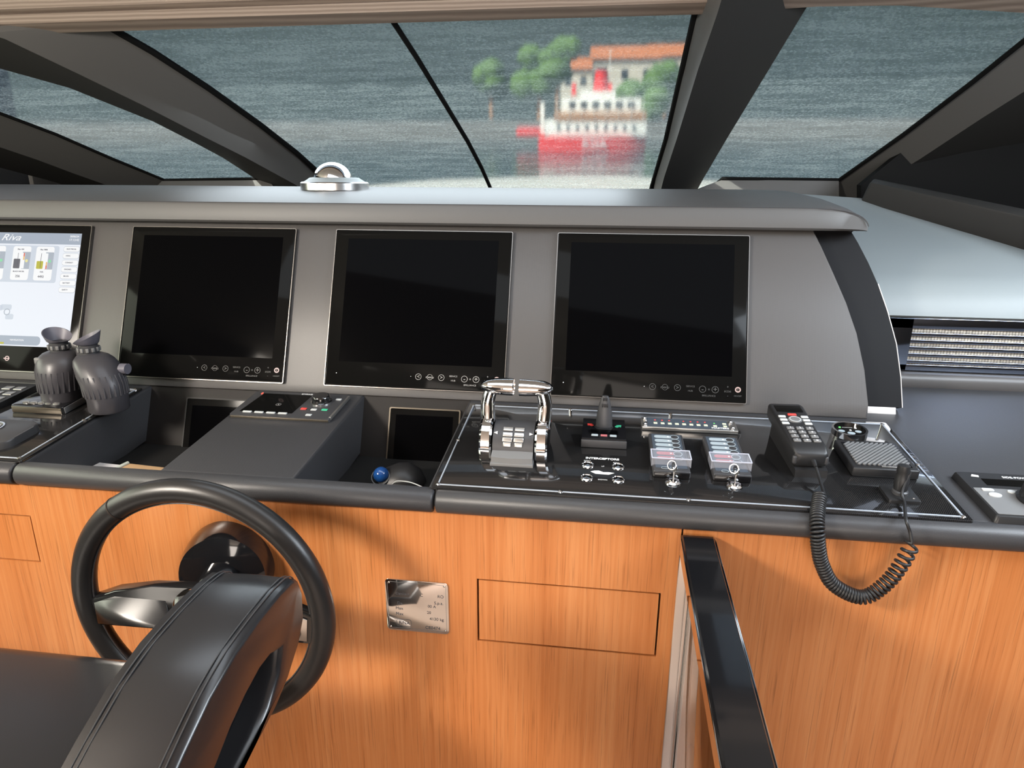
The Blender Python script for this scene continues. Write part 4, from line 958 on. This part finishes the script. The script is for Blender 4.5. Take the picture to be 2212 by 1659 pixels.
def arm_loft(poly, xs_sc):
    cy_ = sum(p[0] for p in poly)/len(poly); cz_ = sum(p[1] for p in poly)/len(poly)
    return B().loft([[(x, y, z) for y, z in poly] for x in xs_sc])
# outer skin: rounded across its width, inset at the two side faces
def inset_poly(poly, d):
    n = len(poly); out = []
    for i in range(n):
        a, p, c = Vector(poly[i-1]), Vector(poly[i]), Vector(poly[(i+1) % n])
        e1 = (p-a).normalized(); e2 = (c-p).normalized(); nn = Vector((e1.y+e2.y, -(e1.x+e2.x)))
        if nn.length < 1e-6: nn = Vector((e1.y, -e1.x))
        nn.normalize(); k = 1/max(.5, nn.dot(Vector((e1.y, -e1.x)))); out.append(tuple(p+nn*d*k))
    return out
outp = top + nose
ap_ = outp + inner       # one band: over the top, round the nose, back underneath, then along the opening
def arm_sec(x, d):
    return [(x, y, z) for y, z in inset_poly(ap_, d)]
r_ = .014; secs = []
mid = (XL+XR)/2
for k in range(6):
    a = pi/2*k/5; secs.append(arm_sec(XL+r_*(1-sin(a)) if False else XL+r_*(1-cos(pi/2-a)), r_*(1-sin(a))*.55))
for k in range(1, 5):
    secs.append(arm_sec(XL+r_+(XR-XL-2*r_)*k/5, -.0015*sin(pi*k/5)))
for k in range(6):
    a = pi/2*k/5; secs.append(arm_sec(XR-r_*(1-cos(a)), r_*(1-cos(a))*0+r_*(1-sin(pi/2-a))*.55) if False else arm_sec(XR-r_+r_*sin(a), r_*(1-cos(a))*.55))
wobj('armrest', B().loft(secs), 'leather_arm', hsx, sharp=70)
wobj('armrest_shade_panel', B().loft([[(x, y, z) for y, z in inset_poly(inner, -.003)] for x in (-.462, -.412)]), 'well', hsx)  # added black panel standing for the darkness inside the armrest opening
for x in (XL+.010, XR-.010):
    for off in (0, .006):
        xx = x + (off if x < mid else -off)
        wobj('stitching', B().tube([(xx, y, z+.0004) for y, z in smooth_path([(p[0], p[1], 0) for p in top+nose[:2]], 6) and [(v.x, v.y) for v in smooth_path([(p[0], p[1], 0) for p in top+nose[:2]], 6)]], .0009, 5), 'dark_grey', hsx)

# ------------------------------------------------------------------ the harbour outside: the boat is trimmed bow up, so the sea tilts in its frame
PHI = radians(7.2)
OM = Matrix.Translation((0, 0, 1.6)) @ Matrix.Rotation(PHI, 4, 'X')
OI = OM.inverted(); SEA = -4.9
def out_at(px, py, dist=None):
    """harbour coordinates of a point seen at a pixel: on the water, or at a given distance ahead"""
    d = (OI.to_3x3() @ ray(px, py))
    if dist is None: return d*(SEA/d.z)
    return d*(dist/d.y)
wt = mat('harbour water', (.012, .035, .042), .10, spec=.3, bump=grainbump(1.4, .25, .06, (1, 3, 1)))
M['water'] = wt
wo = obj('sea_water', B().box((0, 120, SEA-.05), (500, 250, .1)), 'water', None, OM); wo['kind'] = 'structure'
fd = B(); fd.loft([[(x*k, y, z), (x*k, y+.01, z-.05)] for x, k, y, z in ()]) if False else None
M['gelcoat'] = mat('white gelcoat', (.80, .78, .70), .35)
struct('foredeck', B().poly3([Vector((-1.9, 2.95, 1.500)), Vector((1.6, 2.95, 1.500)), Vector((1.2, 7.0, 1.60)), Vector((.2, 9.3, 1.655)), Vector((-.6, 9.3, 1.655)), Vector((-1.7, 7.0, 1.60))], (0, 0, -.06)), 'gelcoat')
# red ship
M['hull_red'] = mat('red hull paint', (.80, .02, .015), .4); M['ship_white'] = mat('ship white paint', (.86, .84, .78), .5); M['ship_tan'] = mat('varnished deck rail', (.42, .20, .08), .5); M['dark_glass'] = mat('dark ship windows', (.03, .04, .05), .2)
DS = 58
def S(px, py): return out_at(px, py, DS)
wl = S(1300, 332).z
bowx, sternx = S(1396, 290).x, S(1165, 290).x
sh = thing('red_ship', 'red and white harbour ship moored ahead, seen through the middle windscreen pane', 'ship', OM @ T((bowx+sternx)/2, DS, SEA)); Lh = bowx-sternx
hull = []
for f, wd, top_, bot in ((0, .6, S(1180, 288).z, wl), (.12, 1.5, S(1200, 292).z, wl), (.5, 1.9, S(1280, 296).z, wl), (.78, 1.7, S(1340, 294).z, wl), (.92, 1.0, S(1380, 290).z, wl), (1.0, .15, S(1398, 287).z, wl+.2)):
    x = sternx+f*Lh; hull.append([(x, DS-wd, top_), (x-.1*f, DS-wd*.8, bot-1), (x-.1*f, DS+wd*.8, bot-1), (x, DS+wd, top_)])
obj('hull', B().loft(hull), 'hull_red', sh, OM)
def sbox(name, px0, py0, px1, py1, dep, m, yo=0):
    a, b = S(px0, py1), S(px1, py0); return obj(name, B().box(((a.x+b.x)/2, DS+yo, (a.z+b.z)/2), (b.x-a.x, dep, b.z-a.z), .03), m, sh, OM)
sbox('main_deck_house', 1180, 258, 1396, 292, 2.6, 'ship_white'); sbox('upper_deck_rail', 1200, 240, 1395, 260, 2.8, 'ship_tan'); sbox('upper_deck_house', 1215, 212, 1385, 245, 2.2, 'ship_white'); sbox('bridge', 1255, 196, 1330, 214, 1.8, 'ship_white')
for k in range(9): sbox('window', 1205+k*20, 268, 1212+k*20, 279, .3, 'dark_glass', -1.25)
for k in range(6): sbox('upper_window', 1230+k*25, 218, 1244+k*25, 232, .3, 'dark_glass', -1.05)
for k in range(8): sbox('stanchion', 1205+k*26, 210, 1207+k*26, 262, .12, 'ship_white', -1.42)
a, b_ = S(1298, 196), S(1298, 152)
obj('funnel', B().loft([[(a.x+r*cos(2*pi*k/20), DS+r*sin(2*pi*k/20), z) for k in range(20)] for r, z in ((.62, a.z-.2), (.48, b_.z))]), 'hull_red', sh, OM)
obj('funnel_cap', B().cyl((a.x, DS, b_.z+.1), .42, .25), 'dark_glass', sh, OM)
for px_ in (1240, 1318): sbox('vent_cowl', px_-5, 180, px_+5, 206, .5, 'hull_red')
sbox('mast', 1316, 105, 1318, 200, .1, 'ship_white'); sbox('mast', 1168, 222, 1176, 300, .4, 'ship_white')
text('RSIA', 1.0, 'white_ink', sh, OM @ T(S(1285, 308).x, DS-1.93, S(1285, 308).z) @ Matrix.Rotation(pi/2, 4, 'X'), ext=.01)
sbox('bow_line', 1105, 282, 1166, 300, 1.4, 'hull_red', 4)
# quay, town, trees, hill
M['quay'] = mat('stone quay', (.16, .155, .14), .8); M['plaster'] = mat('pale plaster', (.66, .60, .50), .8); M['roof'] = mat('orange roof tiles', (.50, .16, .05), .8)
M['foliage'] = mat('foliage', (.09, .17, .035), .8); M['hill'] = mat('wooded hill', (.022, .036, .032), .9, bump=grainbump(.6, .8, 1.0))
obj('quay', B().box((0, 76, SEA+.4), (160, 14, 1.4)), 'quay', None, OM)['kind'] = 'structure'
hl = B(); secs = []
for i in range(41):
    x = -160+i*8; hh = 40+6*sin(i*.33)+3*sin(i*.9+1); secs.append([(x, 118, SEA), (x, 128, SEA+hh*.5), (x, 150, SEA+hh), (x, 200, SEA+hh*1.4), (x, 230, SEA)])
hl.loft(secs); obj('hillside', hl, 'hill', None, OM)['kind'] = 'structure'
houses = [(1262, 150, 118, 7, 'pale house with an orange roof behind the ship funnel, left of the mast'), (1350, 128, 108, 9, 'wide pale house with a long orange roof right of the ship mast'), (1462, 122, 116, 8, 'pale house with an orange roof at the right edge of the middle pane')]
for px_, py_, ds, wd, lab in houses:
    c = out_at(px_, py_, ds); base = SEA+1.0; h_ = c.z-base
    hsn = thing('house', lab, 'house', OM @ T(c.x, ds, base), 'harbour houses'); Mo = WM[hsn]
    obj('wall', B().box((0, 0, h_/2), (wd, 6, h_)), 'plaster', hsn)
    obj('roof', B().loft([[(x, -3.6, h_), (x, 0, h_+1.7), (x, 3.6, h_)] for x in (-wd/2-.4, wd/2+.4)]), 'roof', hsn)
    for k in range(3): obj('window', B().box((-wd/3+k*wd/3, -3.0, h_*.72), (.9, .15, 1.3)), 'dark_glass', hsn)
trees = [(1165, 150, 84, 2.9, 'broad green tree left of the ship'), (1060, 170, 90, 2.6, 'darker green tree, leftmost on the quay'), (1205, 125, 103, 3.2, 'bright green tree behind the house left of the mast'), (1385, 205, 79, 2.6, 'tall green tree right of the ship funnel'), (1440, 180, 90, 2.4, 'green tree at the right edge of the middle pane')]
for px_, py_, ds, r, lab in trees:
    c = out_at(px_, py_, ds); base = SEA+1.0
    t = thing('tree', lab, 'tree', OM @ T(c.x, ds, base), 'harbour trees'); Mo = WM[t]; zc = c.z-base
    rng = random.Random(int(px_)); b = B()
    for k in range(9): b.ball((rng.uniform(-.6, .6)*r, rng.uniform(-.5, .5)*r, zc+rng.uniform(-.6, .6)*r), r*rng.uniform(.4, .65), (1, 1, .85), 14)
    for v in b.bm.verts: v.co += Vector((rng.uniform(-1, 1), rng.uniform(-1, 1), rng.uniform(-1, 1)))*.12*r*.5
    obj('crown', b, 'foliage', t); obj('trunk', B().cyl((0, 0, zc/2), .25, zc, 10), 'ship_tan', t)
